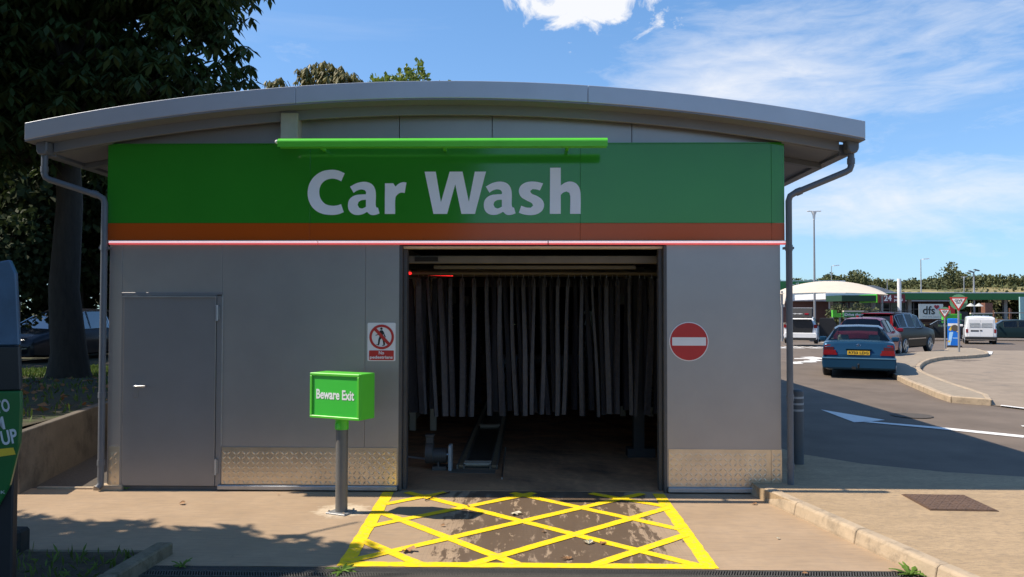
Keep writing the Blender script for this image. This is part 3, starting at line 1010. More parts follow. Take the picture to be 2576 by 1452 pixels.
# red strip light below the sign
st = thing('strip_light', 'long thin red strip light running under the orange band', 'strip light', (0, -.05, 2.66))
for a, b in ((-3.635, -1.37), (-1.367, 1.10), (1.103, 3.632)):
    MB().box(a, b, -.05, .0, 2.672, 2.679).build('rail', WHITEP, st)
    MB().cyl((a + .004, -.038, 2.661), (b - .004, -.038, 2.661), .0105, n=8).build('diffuser', TUBE2, st)
    MB().cyl((a + .004, -.036, 2.645), (b - .004, -.036, 2.645), .0105, n=8).build('light_tube', TUBE, st)

# ------------------------------------------------------------------ wall signs
ps = thing('no_pedestrians_sign', 'white rectangular sign with red ring, walking figure and words No pedestrians', 'sign', (-.684, 0, 1.594))


def rrect(x0, x1, z0, z1, r, n=4):
    out = []
    for cx, cz, a0 in ((x1 - r, z1 - r, 0), (x0 + r, z1 - r, 90), (x0 + r, z0 + r, 180), (x1 - r, z0 + r, 270)):
        for i in range(n + 1):
            a = R(a0 + 90 * i / n)
            out.append((cx + r * math.cos(a), cz + r * math.sin(a)))
    return out


def circ(cx, cz, r, n=40):
    return [(cx + r * math.cos(2 * math.pi * i / n), cz + r * math.sin(2 * math.pi * i / n)) for i in range(n)]


PX, PZ, PS = -.8335, 1.798, .302 / 770.0    # sign drawing units (origin at 180,235)
sp_ = lambda x, y: (PX + (x - 180) * PS, PZ - (y - 235) * PS)
MB().prism(rrect(-.8335, -.5315, 1.388, 1.798, .014), -.006, -.001).build('board', WHITEP, ps)
c = sp_(570, 622)
band = [sp_(340, 375), sp_(395, 330), sp_(800, 795), sp_(745, 850)]
MB().outline([circ(*c, 338 * PS), circ(*c, 272 * PS)], at(0, -.008, 0), .0012).build('ring', RED, ps, fixn=False)
MB().outline([[sp_(325, 400), sp_(385, 340), sp_(810, 800), sp_(750, 855)]], at(0, -.0088, 0), .0010).build('slash', RED, ps, fixn=False)
fig = [(510, 470), (535, 440), (590, 440), (625, 480), (655, 560), (685, 625), (665, 640), (640, 600), (612, 530), (605, 600), (620, 640), (650, 720), (665, 810), (655, 855), (585, 868), (590, 850), (620, 835), (600, 720), (570, 660), (530, 700), (515, 800), (495, 855), (420, 830), (428, 820), (468, 825), (480, 700), (510, 610), (505, 560), (405, 588), (402, 568), (480, 545), (500, 505)]
MB().outline([[sp_(*p) for p in fig], circ(*sp_(562, 396), 34 * PS, 16)], at(0, -.0075, 0), .0010).build('figure', BLACK, ps, fixn=False)
MB().outline([rrect(*(sp_(228, 0)[0], sp_(905, 0)[0]), sp_(0, 1255)[1], sp_(0, 990)[1], .008)], at(0, -.0078, 0), .0010).build('text_panel', RED, ps, fixn=False)
MB().text('No', .05, at(sp_(565, 0)[0], -.0095, sp_(0, 1058)[1]), .0006, .0012, 145 * PS).text('pedestrians', .043, at(sp_(562, 0)[0], -.0095, sp_(0, 1178)[1]), .0006, .0012, 625 * PS).build('lettering', WHITEP, ps, fixn=False)

ne = thing('no_entry_sign', 'round red no entry sign with white bar right of the opening', 'sign', (2.60, 0, 1.605))
MB().prism(circ(2.60, 1.605, .2085, 48), -.007, -.001).build('disc', WHITEP, ne)
MB().outline([circ(2.60, 1.605, .199, 48)], at(0, -.0082, 0), .0010).build('red_face', RED, ne, fixn=False)
MB().outline([rrect(2.4225, 2.781, 1.562, 1.650, .006)], at(0, -.0098, 0), .0008).build('bar', WHITEP, ne, fixn=False)

# ------------------------------------------------------------------ beware exit post
be = thing('exit_warning_sign', 'lime green Beware Exit box sign on a grey post beside the yellow marking', 'sign', (-.893, -.90, 0), R(-24))
BW, BD, BH = .575, .25, .43
Z0 = .905
MB().box(-.11, .11, -.10, .10, .0, .014).build('base_plate', POLE, be, world=False, bevel=.003)
for a in (-.085, .085):
    for b in (-.078, .078):
        MB().cyl((a, b, .012), (a, b, .032), .011, n=6).build('bolt', STEEL, be, world=False)
MB().cyl((0, 0, .012), (0, 0, .80), .058, n=24).build('post', mat('post_grey', (.15, .145, .135), .45, .1, .08, 6), be, smooth=True, world=False)
MB().cyl((0, 0, .795), (0, 0, Z0 + .002), .064, n=24).build('sleeve', LIME, be, smooth=True, world=False)
MB().tube([(-.005, -.062, .805), (-.005, -.062, .85), (-.005, -.056, .872)], [.026, .026, .012], 12).build('cover', LIME, be, smooth=True, world=False)
x0, x1, y0, y1 = -.285, -.285 + BW, -.13, -.13 + BD
MB().box(x0, x1, y0 + .03, y1, Z0, Z0 + BH).build('cabinet', LIME, be, world=False, bevel=.004)
fr = MB()
w = .026
for bx in ((x0, x1, Z0, Z0 + w), (x0, x1, Z0 + BH - w, Z0 + BH), (x0, x0 + w, Z0 + w, Z0 + BH - w), (x1 - w, x1, Z0 + w, Z0 + BH - w)):
    fr.box(bx[0], bx[1], y0, y0 + .0295, bx[2], bx[3])
fr.build('frame', LIME, be, world=False, bevel=.004)
MB().box(x0 + w + .001, x1 - w - .001, y0 + .013, y0 + .029, Z0 + w + .001, Z0 + BH - w - .001).build('face_panel', mat('face_green', (.06, .60, .055), .3, 0, .03, 4), be, world=False)
MB().text('Beware Exit', .125, at((x0 + x1) / 2, y0 + .0115, Z0 + .225), .001, .0032, .44).build('lettering', mat('sign_white', (.92, .92, .9), .6), be, world=False, fixn=False)
MB().ball((x0 - .012, .0, Z0 + .22), .018).build('indicator_lamp', mat('amber_lens', (.8, .16, .03), .3), be, smooth=True, world=False)

# ------------------------------------------------------------------ wash interior
cu = thing('strip_curtain', 'hanging curtain of dark felt wash strips just inside the opening', 'curtain', (.95, 1.5, 2.4))
MB().cyl((-.75, 1.5, 2.40), (2.75, 1.5, 2.40), .022, n=8).build('rail', BEAM, cu)
MB().cyl((-.75, 1.72, 2.40), (2.75, 1.72, 2.40), .022, n=8).build('rail', BEAM, cu)
cx = lambda z3: (1240 + z3 / 1.709) / 1.26708
XV = lambda z3, y: .88 + (cx(z3) - 1326.4) / 2004 * (y + 8.53)
front = [(158, 185, 1.5), (212, 262, .8), (280, 312, 1.3), (335, 348, 1), (400, 400, 1.25), (463, 450, 1.1), (533, 548, 1), (600, 617, 1.15), (667, 692, .9), (733, 742, 1.1), (784, 779, .9), (849, 832, .95), (922, 915, 1), (977, 950, .9), (1047, 1050, 1), (1110, 1140, .7), (1184, 1195, 1.2), (1241, 1242, 1.1), (1311, 1316, .9), (1362, 1338, .8), (1428, 1405, 1.3)]
back = [(105, 140, 2.2), (185, 195, 1.3), (245, 240, 1.5), (305, 330, 1.1), (565, 585, 1.2), (633, 660, 1.1), (700, 725, .9), (760, 800, 1.0), (822, 868, 1.1), (885, 900, 1), (1010, 1012, 1), (1075, 1105, 1.1), (1150, 1165, 1.0), (1215, 1205, 1.2), (1290, 1290, 1.2), (1390, 1400, 1.2), (1465, 1455, 1.6)]


def wash_strip(xt, xb, y, wd, m, zt=2.335, zb=.62):
    mb = MB()
    n = 14
    th = rnd.uniform(.030, .042)
    ph = rnd.uniform(0, 6)
    tw = rnd.uniform(.2, .9)
    rows = []
    for i in range(n + 1):
        t = i / n
        x = xt + (xb - xt) * (t ** 1.2) + .008 * math.sin(ph + 5 * t)
        z = zt + (zb - zt) * t
        wv = (.024 + .012 * min(1, t * 1.5)) * wd
        if i == 0: wv *= .75
        if t < .09: wv *= 1.15
        an = tw * math.sin(ph + 2 * t) * .6
        rows.append((x, z, wv, an, th * (.6 + .5 * t)))
    vs, fs = [], []
    for x, z, wv, an, th_ in rows:
        for k in range(8):
            a = 2 * math.pi * k / 8
            ux, uy = wv * math.cos(a), th_ * math.sin(a) * (.8 + .4 * (k % 2))
            vs.append((x + ux * math.cos(an) - uy * math.sin(an), y + ux * math.sin(an) + uy * math.cos(an), z))
    for i in range(n):
        for k in range(8):
            k2 = (k + 1) % 8
            fs.append((i * 8 + k, i * 8 + k2, (i + 1) * 8 + k2, (i + 1) * 8 + k))
    fs += [tuple(range(7, -1, -1)), tuple(range(n * 8, n * 8 + 8))]
    mb.add(vs, fs)
    s = mb.build('strip', m, cu, smooth=True)
    MB().tube([(xt, y, zt - .02), (xt, y - .006, zt + .03), (xt, y + .002, zt + .075)], .004, 5).build('hook', STEEL, s)
    lp = MB().tube([(xt - .008, y - .045, zt - .10), (xt - .018 * wd, y - .045, zt - .05), (xt, y - .045, zt + .005), (xt + .018 * wd, y - .045, zt - .05), (xt + .008, y - .045, zt - .10)], .009, 6)
    lp.build('loop', m, s, smooth=True)


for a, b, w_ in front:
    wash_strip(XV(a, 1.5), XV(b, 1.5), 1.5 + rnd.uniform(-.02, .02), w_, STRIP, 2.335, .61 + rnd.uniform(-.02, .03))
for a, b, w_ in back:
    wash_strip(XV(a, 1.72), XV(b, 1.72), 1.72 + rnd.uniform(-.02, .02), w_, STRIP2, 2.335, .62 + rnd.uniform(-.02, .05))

cv = thing('conveyor', 'floor conveyor with toothed chains and rollers running into the wash', 'conveyor', (.28, 1.2, 0))
MB().box(.03, .52, 1.2, 24, .006, .016).build('track_bed', mat('conveyor_bed', (.11, .095, .07), .5, .3, .3, 8), cv)
for x in (.075, .475):
    MB().box(x - .05, x - .03, 1.15, 24, .006, .06).build('rail', BEAM, cv)
    MB().box(x + .03, x + .05, 1.15, 24, .006, .06).build('rail', BEAM, cv)
    mb = MB()
    for i in range(150):
        y = 1.2 + i * .065
        mb.box(x - .026, x + .026, y, y + .032, .02, .052)
    o = mb.build('chain', mat('chain_rust', (.30, .22, .14), .45, .7, .3, 30), cv)
    o['kind'] = 'stuff'
for y in (1.24, 1.34, 4.4, 8.3, 12.4, 16.9, 21.5):
    MB().cyl((.108, y, .05), (.442, y, .05), .03 if y < 2 else .045, n=12).build('roller', mat('roller_pale', (.36, .31, .23), .5, .3), cv, smooth=True)
MB().box(-.05, .5, .92, 1.14, .006, .012).build('cover_plate', BEAM, cv, bevel=.002)
MB().prism([(.60, .004), (2.2, .004), (2.2, .10), (1.1, .10), (.60, .03)], .585, .60, 'yz').build('guide_rail', STEEL, cv)
mo = thing('drive_motor', 'grey geared electric motor beside the conveyor end', 'motor', (-.22, 1.12, 0))
GM = mat('motor_grey', (.10, .09, .08), .5, .1, .1, 10)
MB().cyl((-.31, 1.16, .17), (-.09, 1.16, .17), .088, n=20).build('body', GM, mo, smooth=True)
mb = MB()
for k in range(9): mb.cyl((-.30 + k * .022, 1.16, .17), (-.292 + k * .022, 1.16, .17), .097, n=20)
mb.build('cooling_fins', GM, mo)
MB().cyl((-.345, 1.16, .20), (-.255, 1.16, .20), .125, n=20).build('gearbox', GM, mo, smooth=True)
MB().box(-.345, -.255, 1.12, 1.21, .32, .40).box(-.355, -.245, 1.11, 1.22, .40, .425).build('terminal_box', GM, mo, bevel=.006)
MB().box(-.26, -.09, 1.08, 1.24, .006, .05).box(-.2, -.18, 1.09, 1.23, .04, .1).build('feet', GM, mo)
MB().prism([(1.02, .01), (1.2, .01), (1.22, .24), (1.19, .31), (1.05, .31), (1.02, .27)], -.065, -.025, 'yz').build('belt_guard', mat('guard_pale', (.42, .43, .42), .45), mo, bevel=.006)
MB().cyl((-.095, 1.12, .19), (-.07, 1.12, .19), .015, n=8).build('shaft', STEEL, mo)
MB().tube([(-1.06, 1.35, .14), (-.7, 1.3, .14), (-.34, 1.2, .12)], .013, 8).build('conduit', ALU, mo)


def brush(name, label, c, r, L, axis, dens=46):
    t = thing(name, label, 'wash brush', tuple(c), 0, 'rotary wash brushes inside the hall')
    mb = MB()
    C = Vector(c)
    ax = Vector((0, 0, 1)) if axis == 'z' else Vector((1, 0, 0))
    u = Vector((1, 0, 0)) if axis == 'z' else Vector((0, 1, 0))
    w_ = ax.cross(u)
    n = int(L / .045)
    for i in range(n):
        for k in range(dens):
            a = 2 * math.pi * (k + rnd.random()) / dens
            d = u * math.cos(a) + w_ * math.sin(a)
            e = u * -math.sin(a) + w_ * math.cos(a)
            p = C + ax * (-L / 2 + i * .045 + rnd.uniform(0, .04))
            rr = r * rnd.uniform(.82, 1.04)
            q = p + d * rr - Vector((0, 0, .06 * rnd.random()))
            mb.add([p + d * .05 - e * .004, p + d * .05 + e * .004, q + e * .014 + ax * .02, q - e * .014 - ax * .02], [(0, 1, 2, 3)])
    o = mb.build('bristles', NAVY, t, fixn=False)
    o['kind'] = 'stuff'
    MB().cyl(C - ax * (L / 2 + .1), C + ax * (L / 2 + .1), .05, n=10).build('shaft', BEAM, t)
    return t


brush('side_brush', 'tall dark navy upright brush on the left of the wash tunnel', (-.16, 5.2, 1.22), .26, 1.7, 'z')
brush('side_brush', 'tall dark navy upright brush on the right of the wash tunnel', (2.66, 5.0, 1.22), .33, 1.7, 'z')
brush('top_brush', 'dark navy horizontal brush spanning the wash tunnel behind the curtain', (1.15, 9.0, 1.55), .42, 2.0, 'x', 50)
gan = thing('wash_gantry', 'steel gantry frame with cream posts inside the wash tunnel', 'gantry', (1, 4, 0))
for x in (-.95, -.62, 2.62, 2.95, 3.12):
    y = 4.2 if x < 0 else 6.0
    MB().box(x - .05, x + .05, y, y + .1, 0, 2.6).build('post', CREAM, gan, bevel=.006)
for y, z in ((3.2, 2.42), (4.2, 2.5), (6.05, 2.35), (8, 2.5)):
    MB().box(-1.1, 3.2, y, y + .09, z, z + .09).build('beam', BEAM, gan)
MB().box(2.28, 2.42, 2.0, 2.16, 0, 2.5).build('post', mat('post_dark', (.04, .04, .042), .6), gan)
MB().box(2.2, 2.56, 1.98, 2.2, .0, .12).build('foot', mat('post_dark', (.04, .04, .042)), gan)
MB().box(-.35, -.2, 8.8, 9, 0, 2.2).build('post', BEAM, gan)
MB().box(2.35, 2.5, 8.8, 9, 0, 2.2).build('post', BEAM, gan)
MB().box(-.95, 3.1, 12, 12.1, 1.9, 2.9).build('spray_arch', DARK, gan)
rl_ = thing('marker_light', 'small glowing red strip light inside the opening, top left', 'light', (-.5, 1.2, 2.43))
MB().cyl((-.70, .85, 2.395), (-.58, 1.4, 2.39), .016, n=8).build('light_tube', LAMPRED, rl_)
MB().cyl((-.5, 2.1, 2.41), (-.12, 2.15, 2.40), .014, n=8).build('light_tube', LAMPRED, rl_)
MB().box(-.71, -.57, .84, 1.41, 2.412, 2.43).build('housing', BEAM, rl_)

# ------------------------------------------------------------------ bollard
bo = thing('bollard', 'dark grey bollard with three pale bands at the right building corner', 'bollard', (4.10, 1.08, .11))
MB().cyl((4.10, 1.08, .10), (4.10, 1.08, .97), .076, n=24).build('post', BOLL, bo, smooth=True)
MB().ball((4.10, 1.08, .965), .076, 16, (1, 1, .45)).build('cap', BOLL, bo, smooth=True)
for z in (.90, .825, .75):
    MB().cyl((4.10, 1.08, z - .012), (4.10, 1.08, z + .012), .0785, n=24).build('band', BAND, bo, smooth=True)

# ------------------------------------------------------------------ retaining wall, planting bed
rw = thing('retaining_wall', 'low shaded concrete retaining wall below the grassy bank', 'wall', (-4.6, 1, 0))
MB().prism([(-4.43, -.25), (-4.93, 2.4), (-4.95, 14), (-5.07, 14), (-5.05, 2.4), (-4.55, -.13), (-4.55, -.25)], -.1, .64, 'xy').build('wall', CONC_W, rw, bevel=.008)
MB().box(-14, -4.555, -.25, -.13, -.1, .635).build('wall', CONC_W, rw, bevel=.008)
bed = thing('planting_bed', 'shaded planting bed edged with kerbs at the lower left', 'planting bed', (-3, -3, 0))
MB().prism([(-7, -2.27), (-2.06, -2.27), (-2.16, -4.5), (-7, -4.5)], -.1, .03, 'xy').build('soil', SOIL, bed)
for a, b in (((-1.93, -2.2), (-1.97, -2.95)), ((-1.972, -2.96), (-2.02, -3.9))):
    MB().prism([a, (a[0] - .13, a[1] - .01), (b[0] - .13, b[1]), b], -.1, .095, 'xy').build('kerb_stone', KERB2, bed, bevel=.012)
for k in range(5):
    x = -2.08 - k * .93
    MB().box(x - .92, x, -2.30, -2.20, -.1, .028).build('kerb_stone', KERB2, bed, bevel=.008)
sb = MB().prism([(-3.26, -2.29), (-3.10, -2.31), (-3.10, -2.16), (-3.25, -2.15)], 0, .2, 'xy').build('marker_post', mat('stump_dark', (.03, .028, .025), .85, 0, .3, 20), bevel=.02)
tag(sb, 'short dark stump post at the edge of the planting bed', 'post')

# ------------------------------------------------------------------ advertising board at the left edge
ab = thing('advertising_board', 'tall tapered board, blue above and green below, on a dark post at the left edge', 'advertising board', (-2.85, -3.3, 0), R(14))
def skyprint():
    m = mat('blue_print', (.06, .13, .22), .3, 0, .35, 2.2)
    return m
sh = [(-.62, .72), (-.2, .60), (.24, .64), (.31, .78), (.365, 1.05), (.372, 1.3), (.35, 1.75), (.325, 2.18), (.288, 2.27), (.22, 2.255), (-.62, 2.22)]
def clip(poly, z0, z1):
    out = []
    def cut(p, z, keep):
        r = []
        for i in range(len(p)):
            a, b = p[i - 1], p[i]
            ka, kb = keep(a[1], z), keep(b[1], z)
            if ka != kb:
                t = (z - a[1]) / (b[1] - a[1])
                r.append((a[0] + t * (b[0] - a[0]), z))
            if kb: r.append(b)
        return r
    p = cut(poly, z0, lambda v, z: v >= z)
    return cut(p, z1, lambda v, z: v <= z)
for z0, z1, mm, nm in ((1.702, 3, skyprint(), 'upper_panel'), (1.405, 1.698, mat('dark_print', (.012, .016, .022), .3), 'dark_panel'), (0, 1.402, mat('board_green', (.014, .13, .03), .3, 0, .15, 1.5), 'lower_panel')):
    MB().prism(clip(sh, z0, z1), -.10, -.055).build(nm, mm, ab, world=False, bevel=.008)
LW = mat('board_letter', (.6, .62, .62), .5)
def rtext(mb, txt, size, xr, z, w_):
    return mb.text(txt, size, at(xr - w_ / 2, -.103, z) @ Matrix.Rotation(R(11), 4, 'Z'), .001, .003, w_)


mb = MB()
rtext(mb, 'TO', .115, .305, 1.30, .085)
rtext(mb, 'M', .115, .275, 1.185, .06)
rtext(mb, 'S UP', .13, .352, 1.09, .155)
mb.build('lettering', LW, ab, world=False, fixn=False)
MB().add([(-.1, -.1025, 1.0), (.33, -.1025, 1.03), (.345, -.1025, .985), (-.1, -.1025, .93)], [(0, 1, 2, 3)]).build('yellow_stroke', YELLOWP, ab, world=False)
MB().text('EVERY TANK', .03, at(.16, -.103, .74), .0006, 0, .25).build('small_print', LW, ab, world=False, fixn=False)
MB().box(-.3, .315, -.05, .04, -.02, 2.0).build('post', mat('post_black', (.018, .018, .02), .6), ab, world=False, bevel=.01)

# ------------------------------------------------------------------ trees
def fast_mesh(name, V, F, m):
    me = bpy.data.meshes.new(name)
    V = np.asarray(V, np.float32).reshape(-1, 3)
    F = np.asarray(F, np.int32)
    nf, k = F.shape
    me.vertices.add(len(V))
    me.vertices.foreach_set('co', V.ravel())
    me.loops.add(nf * k)
    me.loops.foreach_set('vertex_index', F.ravel())
    me.polygons.add(nf)
    me.polygons.foreach_set('loop_start', np.arange(0, nf * k, k, dtype=np.int32))
    me.polygons.foreach_set('loop_total', np.full(nf, k, np.int32))
    me.materials.append(m)
    me.update(calc_edges=True)
    return me


def unit(a):
    return a / (np.linalg.norm(a, axis=1, keepdims=True) + 1e-9)


def leaf_quads(P, D, size, wid, droop=0.0):
    """one kite-shaped leaf per point: P base, D direction"""
    n = len(P)
    D = unit(D - np.array([0, 0, droop]))
    S = unit(np.cross(D, npr.normal(size=(n, 3))))
    L = (size * npr.uniform(.7, 1.25, (n, 1)))
    W = L * wid
    V = np.stack([P, P + D * L * .6 + S * W, P + D * L, P + D * L * .6 - S * W], 1)
    return V.reshape(-1, 3)


def palmate(P, size, k=6, droop=.7, width=.17):
    """chestnut-like leaves: k leaflets fanning from each point and drooping"""
    n = len(P)
    out = []
    a0 = npr.uniform(0, 6.28, n)
    for i in range(k):
        a = a0 + 6.283 * i / k + npr.normal(0, .12, n)
        D = np.stack([np.cos(a), np.sin(a), np.full(n, -.1)], 1) + npr.normal(0, .18, (n, 3))
        D = unit(D - np.array([0, 0, droop]) * npr.uniform(.5, 1.3, (n, 1)))
        T = np.stack([-np.sin(a), np.cos(a), np.zeros(n)], 1)
        L = size * npr.uniform(.75, 1.2, (n, 1))
        out.append(np.stack([P, P + D * L * .62 + T * L * width, P + D * L - np.array([0, 0, .15]) * L, P + D * L * .62 - T * L * width], 1))
    return np.concatenate(out, 0).reshape(-1, 3)


def blob_points(blobs, n, shell=.55):
    vol = np.array([b[3] * b[4] * b[5] for b in blobs]) ** .75
    idx = npr.choice(len(blobs), n, p=vol / vol.sum())
    B = np.array(blobs)[idx]
    d = unit(npr.normal(size=(n, 3)))
    r = (shell + (1 - shell) * npr.random((n, 1)) ** .6) * npr.uniform(.85, 1.08, (n, 1))
    return B[:, :3] + d * r * B[:, 3:], d


def limbs(mb, base, top, r, ends, rr=.09):
    base, top = Vector(base), Vector(top)
    path = [base - Vector((0, 0, .15)), base + Vector((0, 0, .08)), base + Vector((0, 0, .5))]
    k = 5
    for i in range(1, k + 1):
        p = base.lerp(top, i / k) + Vector((rnd.uniform(-.1, .1), rnd.uniform(-.1, .1), 0)) * min(1, r * 3)
        path.append(p)
    rs = [r * 1.55, r * 1.25, r * 1.03] + [r * (1 - .62 * i / k) for i in range(1, k + 1)]
    mb.tube(path, rs, 10)
    for e in ends:
        e = Vector(e)
        t = min(.95, max(.48 if r > .3 else .3, (e.z - base.z) / max(.1, (top.z - base.z)) * .72))
        s = base.lerp(top, t)
        mid = s.lerp(e, .5) + Vector((rnd.uniform(-.3, .3), rnd.uniform(-.3, .3), .25))
        q = r * (1 - .62 * t) * (.38 if r > .3 else .5)
        mb.tube([s, mid, e], [q, q * .6, q * .25], 7)
        for _ in range(2):
            f = e + Vector((rnd.uniform(-1, 1), rnd.uniform(-1, 1), rnd.uniform(-.4, .8))) * .9
            mb.tube([mid, f], [q * .4, .015], 5)


def tree(name, label, base, top, r, blobs, n, leaf, m, group, extra=None):
    t = thing(name, label, 'tree', base, 0, group)
    B = Vector(base)
    mb = MB()
    limbs(mb, base, top, r, [b[:3] for b in blobs])
    mb.build('trunk', BARK, t, smooth=True)
    P, d = blob_points(blobs, n)
    V = leaf(P, d)
    V = V - np.array(base)
    me = fast_mesh('crown', V, np.arange(len(V)).reshape(-1, 4), m)
    o = bpy.data.objects.new('crown', me)
    col.objects.link(o)
    o.parent = t
    return t


def blobs_in(c, rad, n, br, seed, flat_bottom=None):
    g = np.random.default_rng(seed)
    out = []
    for _ in range(n):
        d = g.normal(size=3)
        d /= np.linalg.norm(d)
        q = np.array(c) + d * np.array(rad) * g.uniform(.45, .95)
        if flat_bottom is not None: q[2] = max(q[2], flat_bottom + g.uniform(0, .5))
        k = br * g.uniform(.75, 1.25)
        out.append((q[0], q[1], q[2], k, k, k * .8))
    return out


chest = lambda P, d: palmate(P, .30, 6, .75, .17)
simple = lambda s, w=.32, dr=.25: (lambda P, d: leaf_quads(P, d * .7 + npr.normal(0, .7, P.shape), s, w, dr))

# big chestnut left of the hall
bl = blobs_in((-11.1, 8.6, 8.6), (5.0, 4.4, 3.6), 44, 1.6, 3, 5.3) + [(-6.15, 8, 7.3, 1.15, 1.6, 1.1), (-6.35, 7.5, 8.6, 1.1, 1.5, 1.2), (-6.45, 7, 6.4, 1.2, 1.5, .9), (-6.9, 7.8, 9.8, 1.3, 1.5, 1.2), (-7.6, 6.5, 5.9, 1.3, 1.2, .9), (-9.5, 6.5, 5.5, 1.5, 1.5, .9), (-11, 7, 5.3, 1.5, 1.6, 1.0), (-12.5, 8, 5.0, 1.6, 1.6, 1.0), (-13.5, 6, 5.6, 1.6, 1.6, 1.2), (-14.5, 9, 6.5, 1.8, 1.8, 1.6), (-10, 10, 5.3, 1.5, 1.6, 1.0), (-12.2, 5.5, 5.2, 1.3, 1.3, 1.0)]
def sun_gap(blobs, p, extra):
    p = Vector(p)
    return [b for b in blobs if ((Vector(b[:3]) - p) - sd * (Vector(b[:3]) - p).dot(sd)).length > b[3] + extra]


GAP = (-7.7, 9.3, .5)
bl = sun_gap(bl, GAP, .3)
tree('chestnut_tree', 'large dark horse chestnut with thick trunk standing left of the hall', (-8.54, 7.7, .55), (-8.95, 8.0, 9.5), .33, bl, 12500, chest, LEAF_C, 'trees around the site')
# chestnut out of frame whose shadow falls on the apron
bl2 = blobs_in((-8.6, -4.6, 7.4), (2.8, 2.2, 2.2), 16, 1.3, 8, 5.6) + [(-8.6, -1.75, 5.6, 1.0, .62, .5), (-7.6, -1.95, 5.6, .9, .6, .5), (-6.9, -2.2, 5.4, .9, .6, .5), (-6.1, -2.4, 5.3, .8, .42, .4), (-5.3, -2.5, 5.2, .5, .3, .35), (-8.0, -2.8, 5.8, 1.6, .9, .6), (-6.6, -2.75, 5.2, .9, .55, .4), (-7.4, -2.5, 5.3, .9, .5, .4), (-5.9, -2.7, 5.4, .7, .35, .35), (-5.15, -2.15, 5.2, .45, .28, .25), (-4.75, -2.3, 5.1, .4, .22, .22), (-6.3, -1.9, 5.4, .7, .35, .3), (-6.4, -3.2, 5.6, 1.3, .7, .5)]
tree('chestnut_tree', 'horse chestnut left of the view whose leaf shadow dapples the apron', (-8.6, -5.4, 0), (-8.2, -5.0, 8.5), .26, bl2, 7000, chest, LEAF_C, 'trees around the site')

bl3 = blobs_in((-12.0, 3.6, 7.6), (2.8, 2.2, 2.4), 22, 1.4, 18, 5.4)
tree('chestnut_tree', 'horse chestnut left of the view shading the bank and low wall', (-12.4, 3.8, .6), (-12.2, 3.8, 9), .26, bl3, 5200, chest, LEAF_C, 'trees around the site')

# wood behind the parked car
def crown_dark(P, d):
    return leaf_quads(P, d * .5 + npr.normal(0, .8, P.shape), .36, .36, .2)
protoA = tree('woodland_tree', 'dark broadleaf tree in the shaded wood behind the parked car', (-13.5, 24, .2), (-13.3, 24, 8.5), .17, blobs_in((-13.5, 24, 6.0), (2.4, 2.4, 3.6), 18, 1.35, 21, 2.2), 5200, crown_dark, LEAF_D, 'trees of the wood on the left')
protoB = tree('woodland_tree', 'dark broadleaf tree in the shaded wood behind the parked car', (-17, 23, .2), (-17.2, 23, 9), .2, blobs_in((-17, 23, 6.6), (2.8, 2.8, 4.0), 20, 1.5, 22, 2.4), 5200, crown_dark, LEAF_D, 'trees of the wood on the left')
for k, (x, y, s) in enumerate([(-20.5, 24, 1.0), (-16, 29, 1.1), (-20, 31, 1.15), (-24.5, 29, 1.2), (-12.6, 31, 1.1), (-26, 22, 1.1), (-30, 30, 1.3), (-22, 37, 1.3), (-17, 38, 1.3), (-28, 38, 1.4), (-34, 24, 1.3), (-15.4, 22.6, .8), (-18.6, 20.3, .75), (-21, 14, 1.0), (-24, 9, 1.1), (-28, 14, 1.2), (-19, 27, 1), (-11, 27, .9), (-24, 33, 1.2), (-14.5, 35, 1.2), (-10.5, 36, 1.1)]):
    src = (protoA, protoB)[k % 2]
    c = copy_tree(src)
    c.location = (x, y, .2)
    c.rotation_euler = (0, 0, k * 1.9)
    c.scale = (s, s, s * rnd.uniform(.9, 1.1))
# low undergrowth under the wood
P = np.stack([npr.uniform(-42, -8.5, 16000), npr.uniform(24, 42, 16000), .2 + npr.random(16000) ** 1.5 * 4.2], 1)
V = leaf_quads(P, npr.normal(size=P.shape), .42, .38, .2)
o = bpy.data.objects.new('undergrowth', fast_mesh('undergrowth', V, np.arange(len(V)).reshape(-1, 4), LEAF_D))
col.objects.link(o)
tag(o, 'dark mass of undergrowth beneath the wood', 'undergrowth', kind='stuff')
# shade trees behind the viewpoint, seen only as reflections
for k, (x, y, s) in enumerate([(-9, -15, 1.15), (-13, -11, 1.2), (-4.0, -19, 1.2), (-6, -12.5, .95), (-11, -24, 1.4), (7.5, -28, .5), (-16, -20, 1.3)]):
    c = copy_tree((protoA, protoB)[k % 2])
    c.location = (x, y, -.05)
    c.rotation_euler = (0, 0, k * 2.3)
    c.scale = (s, s, s)
    c['label'] = 'broadleaf tree behind the viewpoint mirrored in the glossy fascia'
    c['group'] = 'trees behind the viewpoint'

